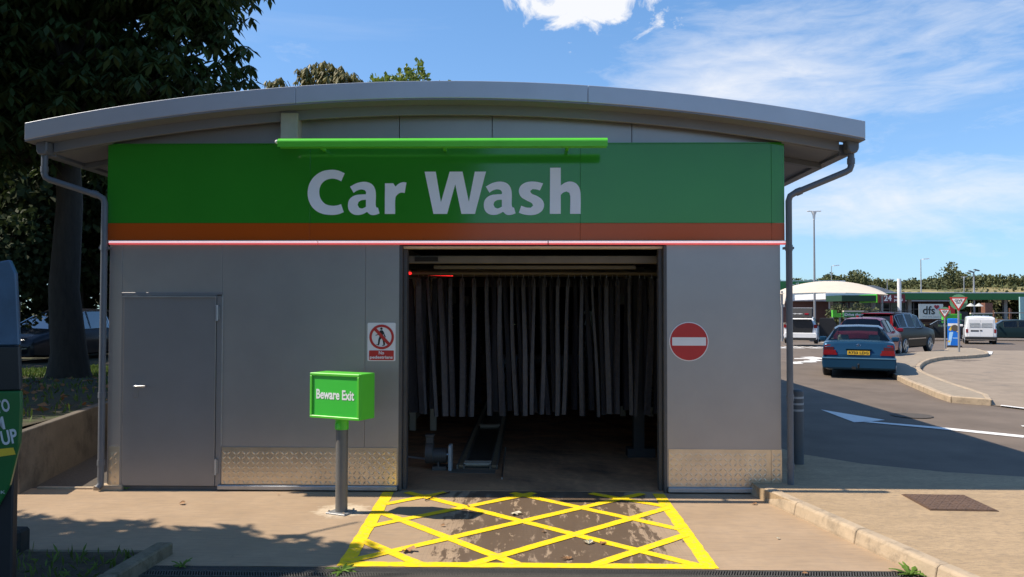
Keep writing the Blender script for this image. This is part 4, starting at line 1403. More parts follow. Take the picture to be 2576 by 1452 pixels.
# trees showing over the roof
tree('chestnut_tree', 'olive chestnut crown showing above the roof behind the hall', (-8.45, 28.3, .2), (-8.45, 28.3, 12), .28,
     [(-8.75, 28.3, 12.45, 1.2, 1.3, 1.15), (-7.85, 28, 12.35, 1.1, 1.2, .95), (-10.65, 28.2, 12.10, .75, .9, .7), (-10.35, 28.2, 11.35, .9, .9, .8), (-9.55, 28.3, 10.75, 1.3, 1.2, 1), (-7.05, 28.3, 11.75, 1.1, 1.2, 1.0), (-8.45, 28.3, 10.25, 2.2, 1.6, 1.6)], 1500,
     lambda P, d: palmate(P, .36, 6, 1.5, .16), LEAF_O, 'trees over the roof')
tree('oak_tree', 'yellow-green oak sprays rising above the roof right of the olive crown', (-5.65, 29.5, .2), (-5.65, 29.5, 11.2), .22,
     [(-6.45, 29.5, 12.15, .45, .6, 1.0), (-5.75, 29.5, 12.15, .6, .8, 1.0), (-4.95, 29.5, 12.35, .6, .8, 1.2), (-4.30, 29.5, 12.35, .42, .6, 1.5), (-3.20, 29.5, 12.10, .5, .6, .8), (-5.45, 29.5, 10.55, 1.8, 1.4, 1.0)], 3200,
     simple(.26, .34, .0), LEAF_Y, 'trees over the roof')

# grass on the bank
n = 9000
gx = npr.uniform(-11.5, -5.0, n)
gy = np.where(npr.random(n) < .75, npr.uniform(8.0, 13, n), npr.uniform(.3, 13, n))
P = np.stack([gx, gy, np.interp(gy, [5, 14], [.6, .3]) - .03], 1)
D = npr.normal(0, .35, (n, 3)) + np.array([0, 0, 1.0])
V = leaf_quads(P, D, .13, .10, 0)
o = bpy.data.objects.new('grass', fast_mesh('grass', V, np.arange(len(V)).reshape(-1, 4), GRASS))
col.objects.link(o)
tag(o, 'thin grass on the bank around the chestnut trunk', 'grass', kind='stuff')
n = 1100
P = np.stack([npr.uniform(-4.5, -2.1, n), npr.uniform(-4.2, -2.32, n), np.full(n, .02)], 1)
D = npr.normal(0, .6, (n, 3)) + np.array([0, 0, .8])
V = leaf_quads(P, D, .10, .08, 0)
o = bpy.data.objects.new('bed_grass', fast_mesh('bed_grass', V, np.arange(len(V)).reshape(-1, 4), GRASS))
col.objects.link(o)
tag(o, 'rough grass growing in the shaded planting bed', 'grass', kind='stuff')
n = 500
P = np.stack([npr.uniform(-11, -5, n), npr.uniform(.0, 10, n), np.full(n, .6)], 1)
P[:, 2] = np.interp(P[:, 1], [5, 14], [.6, .3]) + .02
V = leaf_quads(P, npr.normal(0, 1, (n, 3)) * np.array([1, 1, .15]), .13, .3, 0)
o = bpy.data.objects.new('leaf_litter', fast_mesh('leaf_litter', V, np.arange(len(V)).reshape(-1, 4), DRYLEAF))
col.objects.link(o)
tag(o, 'dry leaf litter scattered over the bank', 'leaf litter', kind='stuff')


def weed(label, x, y, z, n, s, lift=.7):
    t = thing('weed', label, 'weed', (x, y, z), 0, None)
    for i in range(n):
        a = 6.283 * i / n + rnd.uniform(-.3, .3)
        L = s * rnd.uniform(.6, 1.2)
        up_ = lift * rnd.uniform(.4, 1.3)
        d = Vector((math.cos(a), math.sin(a), up_)).normalized()
        sd_ = Vector((-math.sin(a), math.cos(a), 0))
        mb = MB()
        k = 6
        vs = []
        for j in range(k + 1):
            q = j / k
            p = d * L * q + Vector((0, 0, -.35 * L * q * q))
            wv = L * .13 * math.sin(math.pi * min(1, .1 + q * .9)) * (1.0 if j % 2 else .55)
            vs += [p + sd_ * wv, p + Vector((0, 0, .006)), p - sd_ * wv]
        fs = []
        for j in range(k):
            b = j * 3
            fs += [(b, b + 1, b + 4, b + 3), (b + 1, b + 2, b + 5, b + 4)]
        mb.add(vs, fs)
        mb.build('leaf', WEED, t, world=False, fixn=False)
    return t


weed('leafy dandelion weed growing at the kerb foot beside the drain', 3.70, -2.56, -.01, 13, .15, .9)
weed('broad-leaved weed beside the planting bed kerb', -1.72, -2.52, .0, 9, .10, 1.0)
weed('small weed at the left end of the drain grating', -.50, -2.56, -.01, 12, .13, .6)
weed('tiny weed rooted at the foot of the grey door', -3.40, -.04, .02, 7, .05, .8)

def fallen(label, x, y, s, m, k):
    mb = MB()
    a = rnd.uniform(0, 6.28)
    for j in range(k):
        b = a + (j - k / 2) * .55
        d = Vector((math.cos(b), math.sin(b), 0))
        e = Vector((-math.sin(b), math.cos(b), 0))
        h = rnd.uniform(.004, .03) * s * 12
        mb.add([(0, 0, .004), tuple(d * s * .6 + e * s * .2 + Vector((0, 0, h))), tuple(d * s + Vector((0, 0, h * .6))), tuple(d * s * .6 - e * s * .2 + Vector((0, 0, h * .3 + .004)))], [(0, 1, 2, 3)])
    o = mb.build('fallen_leaf', m, fixn=False)
    o.location = (x, y, .007)
    return tag(o, label, 'leaf', 'fallen leaves on the concrete')


GREYL = mat('leaf_pale', (.5, .46, .34), .7, 0, .2, 20)
for lab, x, y, s, m_, k in (('curled brown leaf on the yellow line at the lower left', -.10, -2.06, .11, DRYLEAF, 3), ('pale grey leaf on the damp patch in the middle of the box', .74, -.89, .10, GREYL, 3),
                            ('pale leaf lying right of centre in the front of the box', 1.39, -1.89, .09, GREYL, 3), ('reddish leaf touching the pale leaf near the front of the box', 1.49, -1.89, .08, DRYLEAF, 2),
                            ('dark brown leaf by the front yellow line', 1.20, -2.30, .07, DRYLEAF, 4), ('small ochre leaf on a yellow crossing in the middle', 1.05, -1.52, .05, DRYLEAF, 2),
                            ('ochre leaf scrap in the left half of the box', .10, -1.36, .05, DRYLEAF, 2), ('small ochre leaf near the right yellow edge', 1.87, -1.37, .05, DRYLEAF, 2),
                            ('thin brown leaf on the rear yellow crossing', .31, -.69, .08, DRYLEAF, 1), ('small tan leaf before the right wall near the kerb', 3.16, -.51, .06, DRYLEAF, 3),
                            ('brown leaf on the concrete before the grey door', -2.58, -.63, .07, DRYLEAF, 3), ('tiny pale leaf right of the box near the kerb', 3.0, -1.70, .04, GREYL, 2),
                            ('small brown leaf near the signpost and sill', -1.73, -.19, .035, DRYLEAF, 2), ('ochre leaf caught on the drain grating', 2.9, -2.58, .05, DRYLEAF, 2)):
    fallen(lab, x, y, s, m_, k)
tag(MB().tube([(-.152, -.43, .012), (-.05, -.25, .02), (.064, -.066, .012)], .006, 5).build('twig', BARK), 'thin dark twig lying on the rear left of the yellow box', 'twig')

# ------------------------------------------------------------------ cars
def make_car(name, label, loc, heading, spec, group):
    """heading: degrees clockwise from +y; local +y is forwards, origin under the rear axle end"""
    t = thing(name, label, 'car' if 'van' not in name else 'van', loc, -R(heading), group)
    S = spec['st']                       # stations (y, halfwidth, z bottom, z belt, z roof, half roof width)
    paint = spec['paint']
    rows = []
    for (y, w_, zb, zbl, zr, wr) in S:
        zm = zb + (zbl - zb) * .5
        rows.append([(0, y, zb), (w_ * .86, y, zb), (w_ * .985, y, zb + .06), (w_, y, zm), (w_ * .985, y, zbl - .06), (w_ * .95, y, zbl),
                     (wr + (w_ * .95 - wr) * .12 if zr > zbl + .1 else w_ * .86, y, zr - .07 if zr > zbl + .1 else zbl + (zr - zbl) * .7),
                     (wr * .86 if zr > zbl + .1 else w_ * .6, y, zr), (0, y, zr + .018)])
    n = len(rows[0])
    body = MB()
    glass = {}
    def V3(i, j, s): 
        p = rows[i][j]
        return (p[0] * s, p[1], p[2])
    for i in range(len(rows) - 1):
        for j in range(n - 1):
            for s in (1, -1):
                q = [V3(i, j, s), V3(i + 1, j, s), V3(i + 1, j + 1, s), V3(i, j + 1, s)]
                key = spec['glass'].get((i, j))
                if key:
                    glass.setdefault(key + ('' if key in ('rear', 'wind') else str(s)), []).append(q)
                else:
                    body.add(q, [(0, 1, 2, 3)])
    for i in (0, len(rows) - 1):
        for j in range(n - 1):
            if i == 0 and j in spec.get('open_rear', ()): continue
            for s in (1, -1):
                if j < n - 1:
                    body.add([V3(i, j, s), V3(i, j + 1, s), (0, rows[i][j + 1][1], rows[i][j + 1][2]), (0, rows[i][j][1], rows[i][j][2])], [(0, 1, 2, 3)])
    o = body.build('body', paint, t, smooth=True, world=False)
    bm = bmesh.new()
    bm.from_mesh(o.data)
    bmesh.ops.remove_doubles(bm, verts=bm.verts, dist=.0008)
    bmesh.ops.recalc_face_normals(bm, faces=bm.faces)
    bm.to_mesh(o.data)
    bm.free()
    o.data.polygons.foreach_set('use_smooth', [True] * len(o.data.polygons))
    try: o.data.set_sharp_from_angle(angle=R(32))
    except Exception: pass
    for key, qs in glass.items():
        mb = MB()
        for q in qs:
            c_ = sum((Vector(p) for p in q), Vector()) / 4
            nn_ = (Vector(q[1]) - Vector(q[0])).cross(Vector(q[2]) - Vector(q[1]))
            if nn_.dot(c_ - Vector((0, S[len(S) // 2][0], .5))) < 0: q = q[::-1]
            mb.add([tuple(c_ + (Vector(p) - c_) * .97) for p in q] if key not in ('rear', 'wind') else q, [(0, 1, 2, 3)])
            # rubber surround / pillar strip behind the pane
        mb.build({'rear': 'rear_window', 'wind': 'windscreen'}.get(key, 'window'), spec.get('glassm', GLASS), t, world=False, fixn=False)
        if key not in ('rear', 'wind'):
            fr_ = MB()
            for q in qs:
                q = [Vector(p) for p in q]
                for a, b in zip(q, q[1:] + q[:1]):
                    fr_.tube([a, b], .010, 4)
            fr_.build('window_frame', spec.get('framem', RUBBER), t, world=False)
    # wheels
    wr_ = spec['wheel']
    hw = spec['hw']
    for y in spec['axles']:
        for s in (1, -1):
            x1 = s * (hw + .004)
            x0 = s * (hw - .2)
            whl = MB().tube([(x0, y, wr_), (x0 + s * .02, y, wr_), (x1 - s * .025, y, wr_), (x1, y, wr_)], [wr_ * .9, wr_, wr_, wr_ * .9], 20).build('wheel', TYRE, t, world=False, smooth=True)
            mb = MB()
            mb.tube([(x1 - s * .005, y, wr_), (x1 + s * .006, y, wr_)], [wr_ * .70, wr_ * .68], 20)
            mb.build('rim', mat('rim_dark', (.06, .06, .065), .5), whl, world=False)
            mb = MB()
            for k in range(5):
                a = 6.283 * k / 5
                mb.obox((x1 + s * .008, y + math.cos(a) * wr_ * .34, wr_ + math.sin(a) * wr_ * .34), (.02, wr_ * .62, .07), Matrix.Rotation(a, 3, 'X'))
            mb.tube([(x1, y, wr_), (x1 + s * .02, y, wr_)], [.07, .06], 10)
            for k in range(20):
                a, b = 6.283 * k / 20, 6.283 * (k + 1) / 20
                mb.tube([(x1 + s * .008, y + math.cos(a) * wr_ * .68, wr_ + math.sin(a) * wr_ * .68), (x1 + s * .008, y + math.cos(b) * wr_ * .68, wr_ + math.sin(b) * wr_ * .68)], .014, 4)
            mb.build('spokes', RIM, whl, world=False)
            arch = [(y + (wr_ + .055) * math.cos(a), wr_ + (wr_ + .055) * math.sin(a)) for a in [R(d) for d in range(-15, 196, 15)]]
            MB().prism(arch, s * (hw - .25), s * (hw - .006), 'yz').build('wheel_arch', RUBBER, t, world=False)
    # cabin
    ya, yb_, zf = spec['cabin']
    MB().box(-hw + .1, hw - .1, ya - .5, yb_ + .4, .25, zf).build('cabin_floor', RUBBER, t, world=False)
    for y in (ya + .55, ya + 1.5):
        for s in (1, -1):
            x = s * hw * .45
            if y < ya + 1 and spec.get('notrear'): continue
            mb = MB().obox((x, y, zf + .18), (.46, .12, .5), (.15, 0, 0)).obox((x, y - .03, zf + .54), (.27, .09, .17), (.1, 0, 0))
            mb.build('seat', SEAT, t, world=False, bevel=.03)
    for p in spec.get('parts', ()):
        nm, fn, m_ = p[0], p[1], p[2]
        for f1 in (fn if isinstance(fn, list) else [fn]):
            mb = MB()
            f1(mb)
            mb.build(nm, m_, t, world=False, bevel=p[3] if len(p) > 3 else 0)
    for s in (1, -1):
        ym = spec['mirror']
        MB().obox((s * (hw + .09), ym, spec['mz']), (.2, .1, .14), (0, 0, 0)).build('mirror', spec.get('mirm', paint), t, world=False, bevel=.03)
    return t


def lamp(x0, x1, z0, z1, y=-.012, sym=True, slant=0.0):
    def side(s):
        return lambda mb: mb.prism([(s * x0, z0), (s * x1, z0), (s * (x1 - slant), z1), (s * (x0 + slant * .4), z1)], y, y + .06)
    return [side(1), side(-1)]


def box(*a):
    return lambda mb: mb.box(*a)


MB_BLUE = carpaint('paint_teal_blue', (.017, .064, .125))
saloon = dict(paint=MB_BLUE, hw=.86, wheel=.31, axles=(.85, 3.54), cabin=(1.0, 3.0, .5), mirror=2.95, mz=.98,
              st=[(.0, .78, .34, .60, .66, .6), (.02, .83, .26, .62, .68, .6), (.10, .845, .24, .90, .955, .6), (.16, .85, .22, .965, 1.0, .6), (.62, .86, .2, .99, 1.03, .6), (1.25, .86, .18, .97, 1.385, .56), (1.45, .86, .18, .96, 1.41, .57), (1.95, .86, .18, .95, 1.425, .58), (2.02, .86, .18, .95, 1.425, .58), (2.55, .86, .18, .94, 1.38, .56), (3.25, .86, .18, .92, .97, .56), (4.0, .84, .2, .84, .88, .5), (4.35, .78, .22, .70, .76, .5), (4.45, .68, .3, .6, .66, .4)],
              glass={(4, 6): 'rear', (4, 7): 'rear', (5, 5): 'sideA', (6, 5): 'sideA', (8, 5): 'sideB', (9, 6): 'wind', (9, 7): 'wind'},
              parts=[('tail_light', lamp(.50, .835, .645, .70, -.012), TAIL), ('tail_light', lamp(.53, .825, .70, .775, .0), TAIL), ('tail_light', lamp(.58, .82, .775, .86, .045), TAILD), ('tail_light', lamp(.66, .80, .86, .92, .085), TAIL),
                     ('number_plate', box(-.26, .26, -.012, .01, .655, .765), PLATEY), ('plate_lettering', lambda mb: mb.text('R733 LDG', .095, at(0, -.0135, .708), .001, .002, .46), BLACK),
                     ('handle_bar', box(-.30, .30, -.01, .06, .80, .825), MB_BLUE, .006), ('badge', lambda mb: mb.tube([(.045 * math.cos(a * .5236), .075, .90 + .045 * math.sin(a * .5236)) for a in range(13)], .006, 4).cyl((0, .075, .9), (0, .075, .945), .005, n=4).cyl((0, .075, .9), (.037, .075, .878), .005, n=4).cyl((0, .075, .9), (-.037, .075, .878), .005, n=4), CHROME),
                     ('bumper', lambda mb: mb.prism([(-.84, .28), (.84, .28), (.86, .42), (.86, .585), (-.86, .585), (-.86, .42)], -.09, .35), MB_BLUE, .03), ('bumper_trim', box(-.862, .862, -.1, .3, .545, .575), mat('bumper_strip', (.08, .17, .25), .35), .006),
                     ('tow_bar', lambda mb: mb.tube([(.0, .1, .3), (.0, -.12, .31), (.0, -.15, .38)], .02, 8).ball((0, -.15, .4), .028).box(-.16, -.06, -.1, -.03, .27, .34), RUBBER)])
gq = R(22)
make_car('blue_saloon', 'teal blue saloon seen from behind with yellow number plate and tow bar', (9.25, 11.8, gz(12.2) - .01), 22.5, saloon, 'cars queuing beside the island').scale = (1, 1, .93)

RED_P = carpaint('paint_dark_red', (.22, .02, .045))


def hatch(paint, **kw):
    d = dict(paint=paint, hw=.85, wheel=.31, axles=(.62, 3.2), cabin=(.6, 2.6, .5), mirror=2.65, mz=1.0,
             st=[(.0, .76, .30, .86, .92, .6), (.03, .82, .26, .90, .945, .6), (.12, .845, .22, .94, .98, .6), (.20, .85, .2, .955, 1.0, .6), (.62, .85, .18, .95, 1.43, .57), (.80, .85, .18, .95, 1.455, .58), (1.45, .85, .18, .95, 1.475, .58), (1.52, .85, .18, .95, 1.475, .58), (2.35, .85, .18, .94, 1.42, .56), (3.05, .85, .18, .93, .98, .56), (3.7, .83, .2, .84, .88, .5), (3.95, .74, .25, .68, .74, .5)],
             glass={(3, 6): 'rear', (3, 7): 'rear', (4, 5): 'sideA', (5, 5): 'sideA', (7, 5): 'sideB', (8, 6): 'wind', (8, 7): 'wind'},
             parts=[('tail_light', lamp(.64, .84, .80, 1.0, -.0), TAIL), ('number_plate', box(-.26, .26, -.02, .01, .5, .61), PLATEY), ('aerial', lambda mb: mb.cyl((0, .75, 1.46), (0, .62, 1.58), .008, n=5), RUBBER), ('bumper', lambda mb: mb.prism([(-.82, .25), (.82, .25), (.84, .45), (.8, .6), (-.8, .6), (-.84, .45)], -.06, .3), paint, .03)])
    d.update(kw)
    return d


make_car('red_hatchback', 'dark red hatchback queuing in front of the teal blue saloon', (12.25, 19.1, gz(19) + .0), 33, hatch(RED_P, glassm=GLASSD), 'cars queuing beside the island').scale = (1, 1, .95)

BRN = carpaint('paint_dark_brown', (.022, .016, .013), .3, .1)
suv = dict(paint=BRN, hw=.94, wheel=.37, axles=(.95, 3.8), cabin=(.8, 3.2, .7), mirror=3.25, mz=1.18, glassm=GLASSD, framem=CHROME,
           st=[(.0, .86, .45, .98, 1.03, .7), (.03, .91, .38, 1.05, 1.09, .7), (.08, .93, .3, 1.10, 1.15, .7), (.14, .935, .28, 1.12, 1.17, .7), (.42, .94, .27, 1.13, 1.66, .66), (.62, .94, .26, 1.13, 1.72, .67), (1.3, .94, .26, 1.12, 1.755, .68), (1.38, .94, .26, 1.12, 1.755, .68), (2.2, .94, .26, 1.11, 1.745, .67), (2.28, .94, .26, 1.11, 1.74, .67), (2.95, .94, .26, 1.10, 1.66, .65), (3.65, .94, .26, 1.08, 1.13, .6), (4.4, .92, .28, .98, 1.03, .6), (4.72, .84, .32, .85, .92, .5), (4.8, .72, .4, .7, .78, .5)],
           glass={(3, 6): 'rear', (3, 7): 'rear', (4, 5): 'sideA', (5, 5): 'sideA', (7, 5): 'sideB', (9, 5): 'sideC', (10, 6): 'wind', (10, 7): 'wind'},
           parts=[('tail_light', lamp(.70, .93, .88, 1.16, -.0), TAIL), ('tail_light', lamp(.64, .76, 1.16, 1.62, .12, True, .02), TAIL), ('number_plate', box(-.27, .27, -.025, .01, .78, .89), PLATEY), ('spoiler', lambda mb: mb.box(-.62, .62, .30, .6, 1.68, 1.72), RED_P, .015), ('trim_bar', box(-.4, .4, -.02, .02, .93, .96), CHROME),
                  ('roof_rail', [lambda mb, s=s: mb.tube([(s * .64, .6, 1.72), (s * .64, .75, 1.80), (s * .64, 2.5, 1.81), (s * .64, 2.7, 1.74)], .02, 6) for s in (1, -1)], RUBBER), ('bumper', lambda mb: mb.prism([(-.9, .36), (.9, .36), (.93, .55), (.9, .7), (-.9, .7), (-.93, .55)], -.06, .4), BRN, .03), ('side_moulding', [lambda mb, s=s: mb.box(s * .935 - .015, s * .935 + .015, 1.3, 3.3, .62, .66) for s in (1, -1)], CHROME)])
make_car('brown_suv', 'dark brown off-road estate with roof rails and red tail lights beyond the red car', (15.25, 24.9, gz(25.4)), 45, suv, 'cars queuing beside the island')

WHT = carpaint('paint_white', (.74, .74, .74), .25, 0)
wh = hatch(WHT, glassm=GLASSD, open_rear=(), cabin=(1.1, 2.7, .55), mirm=RUBBER)
wh['glass'] = {(3, 6): None, (4, 5): 'sideA', (5, 5): 'sideA', (7, 5): 'sideB', (8, 6): 'wind', (8, 7): 'wind'}
wh['parts'] = [('boot_opening', lambda mb: mb.prism([(-.60, .58), (.60, .58), (.66, .98), (.56, 1.32), (-.56, 1.32), (-.66, .98)], -.035, .30), BLACK, .02), ('tail_light', lamp(.68, .85, .86, 1.04, -.02), TAIL),
               ('tailgate', lambda mb: mb.obox((0, -.02, 1.66), (1.26, .09, .66), (-.62, 0, 0)), BLACK, .04), ('tailgate_skin', lambda mb: mb.obox((0, .05, 1.69), (1.24, .04, .62), (-.62, 0, 0)), WHT, .02),
               ('tailgate_light', lambda mb: mb.obox((.33, -.13, 1.60), (.2, .06, .09), (-.62, 0, 0)), TAIL), ('tailgate_bar', lambda mb: mb.obox((-.12, -.14, 1.61), (.5, .03, .02), (-.62, 0, 0)).obox((-.25, -.14, 1.61), (.02, .03, .09), (-.62, 0, 0)).obox((0, -.14, 1.61), (.02, .03, .09), (-.62, 0, 0)), WHT),
               ('bumper', lambda mb: mb.prism([(-.82, .3), (.82, .3), (.85, .48), (.8, .6), (-.8, .6), (-.85, .48)], -.08, .3), WHT, .03), ('bumper_skirt', lambda mb: mb.prism([(-.75, .2), (.75, .2), (.8, .34), (-.8, .34)], -.085, .2), RUBBER),
               ('open_door', lambda mb: mb.prism([(.0, .28), (.95, .28), (1.0, .6), (.98, .92), (.72, 1.38), (.05, 1.38), (.0, .92)], 2.0, 2.07).v.__setitem__(slice(None), [(p[0] + .82, p[1], p[2]) for p in mb.v]), BLACK, .02)]
make_car('white_hatchback', 'white hatchback with raised tailgate, open boot and an open side door', (15.55, 34.6, gz(34.6) + .14), 23, wh, 'cars parked beyond the island')

van = dict(paint=WHT, hw=.84, wheel=.31, axles=(.75, 3.3), cabin=(2.2, 2.9, .6), mirror=3.0, mz=1.2, glassm=GLASSD, notrear=True,
           st=[(.0, .78, .36, 1.08, 1.72, .70), (.03, .82, .3, 1.1, 1.78, .72), (.08, .84, .28, 1.1, 1.82, .73), (.8, .84, .25, 1.1, 1.85, .74), (2.1, .84, .25, 1.1, 1.85, .74), (2.2, .84, .25, 1.1, 1.84, .74), (2.8, .84, .25, 1.08, 1.72, .70), (3.4, .83, .25, 1.02, 1.07, .6), (3.95, .78, .28, .82, .88, .5), (4.1, .68, .35, .68, .74, .4)],
           glass={(5, 5): 'sideA', (6, 6): 'wind', (6, 7): 'wind'},
           parts=[('rear_door', lambda mb: mb.box(-.66, -.006, -.016, .01, .52, 1.66), WHT, .01), ('rear_door', lambda mb: mb.box(.006, .66, -.016, .01, .52, 1.66), WHT, .01), ('door_window', [lambda mb: mb.box(-.60, -.05, -.024, -.017, 1.12, 1.42), lambda mb: mb.box(.05, .60, -.024, -.017, 1.12, 1.42)], mat('van_glass', (.32, .35, .37), .1)),
                  ('window_bar', lambda mb: [mb.cyl((-.6, -.03, z), (.6, -.03, z), .008, n=5) for z in (1.18, 1.26, 1.34)], WHT), ('number_plate', box(-.55, -.12, -.026, -.017, .86, .95), BLACK), ('lock', box(-.06, .06, -.035, -.017, .9, .96), RUBBER), ('tail_light', lamp(.69, .81, .78, 1.02, -.015), TAIL),
                  ('bumper', lambda mb: mb.box(-.84, .84, -.09, .25, .34, .52), RUBBER, .03)])
make_car('white_van', 'small high-roofed white van with barred rear windows beside the blue board', (28.75, 41.0, gz(41) - .03), 26, van, 'cars parked beyond the island').scale = (1, 1, .94)

DK = carpaint('paint_black_grey', (.018, .02, .022), .2, .2)
DG_ = carpaint('paint_dark_teal', (.015, .03, .034), .2, .2)
make_car('dark_estate', 'dark estate car parked behind the give way posts', (32.5, 48.4, gz(48.4)), -66, hatch(DK, glassm=GLASS), 'cars parked beyond the island')
make_car('dark_hatchback', 'dark hatchback parked at the far right of the car park', (37.2, 48.6, gz(48)), -68, hatch(DG_, glassm=GLASSD), 'cars parked beyond the island')

mpv = dict(paint=carpaint('paint_graphite', (.03, .033, .04), .16, .4), hw=.94, wheel=.34, axles=(.9, 3.75), cabin=(.9, 3.4, .6), mirror=3.3, mz=1.1, glassm=glass_mat('car_glass_bright', (.10, .11, .11), .32), framem=CHROME,
           st=[(.0, .82, .3, .9, .96, .7), (.05, .9, .24, .98, 1.03, .7), (.15, .93, .22, 1.03, 1.08, .7), (.5, .94, .2, 1.04, 1.5, .64), (.75, .94, .2, 1.04, 1.58, .66), (1.5, .94, .2, 1.03, 1.65, .68), (1.56, .94, .2, 1.03, 1.65, .68), (2.4, .94, .2, 1.02, 1.64, .67), (2.46, .94, .2, 1.02, 1.63, .67), (3.0, .94, .2, 1.01, 1.50, .64), (3.85, .94, .2, 1.0, 1.05, .6), (4.4, .9, .22, .86, .92, .5), (4.7, .8, .25, .72, .78, .5), (4.78, .66, .32, .6, .66, .4)],
           glass={(2, 6): 'rear', (2, 7): 'rear', (3, 5): 'sideA', (4, 5): 'sideA', (6, 5): 'sideB', (8, 5): 'sideC', (9, 6): 'wind', (9, 7): 'wind', (9, 5): 'sideD'},
           parts=[('headlight', [lambda mb, s=s: mb.prism([(s * .55, 4.56), (s * .86, 4.25), (s * .9, 4.15), (s * .62, 4.42)], .70, .86, 'xy') for s in (1, -1)], HEADL, .01), ('bumper', lambda mb: mb.prism([(-.84, 4.2), (-.7, 4.78), (.7, 4.78), (.84, 4.2)], .25, .58, 'xy'), mat('paint_graphite', (.02, .02, .03)), .03), ('trim', lambda mb: mb.prism([(-.86, 4.45), (-.6, 4.81), (.6, 4.81), (.86, 4.45)], .48, .50, 'xy'), CHROME)])
_h = math.degrees(math.atan2(-.14, -.99))
make_car('grey_people_carrier', 'dark grey people carrier parked on the left behind the chestnut trunk', (-13.6, 19.2, .27), _h, mpv, None)

# ------------------------------------------------------------------ far side of the car park
def give_way(label, x, y, s, ztop):
    g = gz(y)
    t = thing('give_way_sign', label, 'road sign', (x, y, g + .1), R(-26), 'give way signs')
    h = s * .87
    z1 = ztop - g - .1
    MB().cyl((0, .03, -.1), (0, .03, z1 - .08), .038, n=12).build('post', POLE, t, world=False, smooth=True)
    def tri(k):
        return [(-s / 2 * k, z1 - h * .33 + h * .33 * k), (s / 2 * k, z1 - h * .33 + h * .33 * k), (0, z1 - h * .33 - h * .67 * k)]
    MB().prism(tri(1), -.03, -.02).build('red_triangle', RED, t, world=False, bevel=.004)
    MB().prism(tri(.70), -.036, -.031).build('white_triangle', WHITEP, t, world=False)
    MB().text('GIVE', s * .19, at(0, -.0375, z1 - h * .24), .001, .004, s * .42).text('WAY', s * .15, at(0, -.0375, z1 - h * .41), .001, .004, s * .27).build('lettering', BLACK, t, world=False, fixn=False)
    MB().prism(circ(.01, z1 - h * .34, s * .48, 28), .07, .08).build('rear_disc', mat('disc_back', (.12, .30, .16), .5), t, world=False)


give_way('nearer and larger give way sign at the island tip', 18.35, 24.1, .66, 2.45)
give_way('smaller give way sign on a pale post farther along the island', 22.2, 32.6, .55, 1.98)

bb = thing('pavement_board', 'tall bright blue plastic advertising board standing past the give way signs', 'advertising board', (23.6, 34.4, gz(34.4)), R(-30))
MB().box(-.29, .29, -.06, .06, .06, 1.52).build('panel', BLUEP, bb, world=False, bevel=.03)
MB().box(-.27, .27, -.066, -.061, 1.12, 1.26).build('white_band', WHITEP, bb, world=False)
MB().prism(circ(.05, 1.02, .17, 14), -.07, -.062).build('dark_picture', mat('picture_dark', (.09, .07, .05)), bb, world=False)
MB().prism([(-.24, .9), (-.1, 1.15), (-.12, .86)], -.074, -.067).prism([(.12, .82), (.24, .92), (.25, .78)], -.074, -.067).prism(circ(-.22, .3, .06, 10), -.068, -.061).build('yellow_print', YELLOWP, bb, world=False)
MB().prism([(-.27, .1), (-.16, .1), (-.02, .8), (-.20, .8)], -.067, -.061).box(-.05, .2, -.068, -.061, .46, .50).build('pale_print', mat('pale_blue', (.35, .6, .85)), bb, world=False)
MB().box(-.33, .38, -.18, .18, 0, .08).build('base', RUBBER, bb, world=False, bevel=.02)

# shade sail
sl = thing('shade_sail', 'large cream fabric canopy stretched on grey masts over the bay', 'canopy', (22.5, 49, gz(49)))
ncol, nrow = 20, 10
vs, fs = [], []
for j in range(nrow + 1):
    for i in range(ncol + 1):
        u, w_ = i / ncol * 2 - 1, j / nrow * 2 - 1
        x = 22.6 + u * 4.05 * (1 - .05 * w_ * w_) + w_ * 1.2
        y = 49 + w_ * 3.2
        z = 2.85 + 1.22 * (1 - u * u) ** .8 * (1 - .9 * max(0, -w_) ** 2.2) * (1 - .35 * max(0, w_) ** 2) - .10 * (1 - abs(u)) + .12 * abs(u) ** 3
        if w_ <= -.99: z = 2.95 + .14 * (1 - u * u)
        vs.append((x, y, z))
for j in range(nrow):
    for i in range(ncol):
        a = j * (ncol + 1) + i
        fs.append((a, a + 1, a + ncol + 2, a + ncol + 1))
MB().add(vs, fs).build('fabric', SAIL, sl, smooth=True, fixn=False)
for x, y, zt in ((26.3, 46.4, 4.05), (18.2, 46.0, 3.2), (27.6, 52, 3.3), (20, 52.2, 3.3)):
    MB().cyl((x, y, gz(y)), (x, y, zt), .13 if zt > 4 else .07, n=12).build('mast', WHITEP if zt > 4 else POLE, sl, smooth=True)
s2 = thing('awning', 'lower pale cream awning with a white valance behind the sail', 'canopy', (18.5, 55, gz(55)))
MB().add([(15, 53, 2.35), (20.6, 53, 2.35), (22.4, 58, 3.3), (15, 58, 3.3), (15, 53, 2.15), (20.6, 53, 2.15), (22.4, 58, 3.1), (15, 58, 3.1)], [(0, 1, 2, 3), (4, 7, 6, 5), (0, 4, 5, 1), (1, 5, 6, 2), (2, 6, 7, 3), (3, 7, 4, 0)]).build('roof', SAIL, s2)
for x, y in ((15.3, 53.3), (20.2, 53.3), (21.6, 57.6)):
    MB().cyl((x, y, gz(y)), (x, y, 2.3), .06, n=8).build('post', POLE, s2)
MB().box(15, 20.62, 52.93, 52.99, 2.12, 2.3).build('valance', WHITEP, s2)
rb = thing('vending_banner', 'narrow bright red upright panel left of the white hatchback', 'banner', (14.9, 38.0, 0))
MB().box(14.75, 15.15, 38, 38.15, gz(38), 1.75).build('panel', mat('bright_red', (.7, .03, .03), .5), rb)
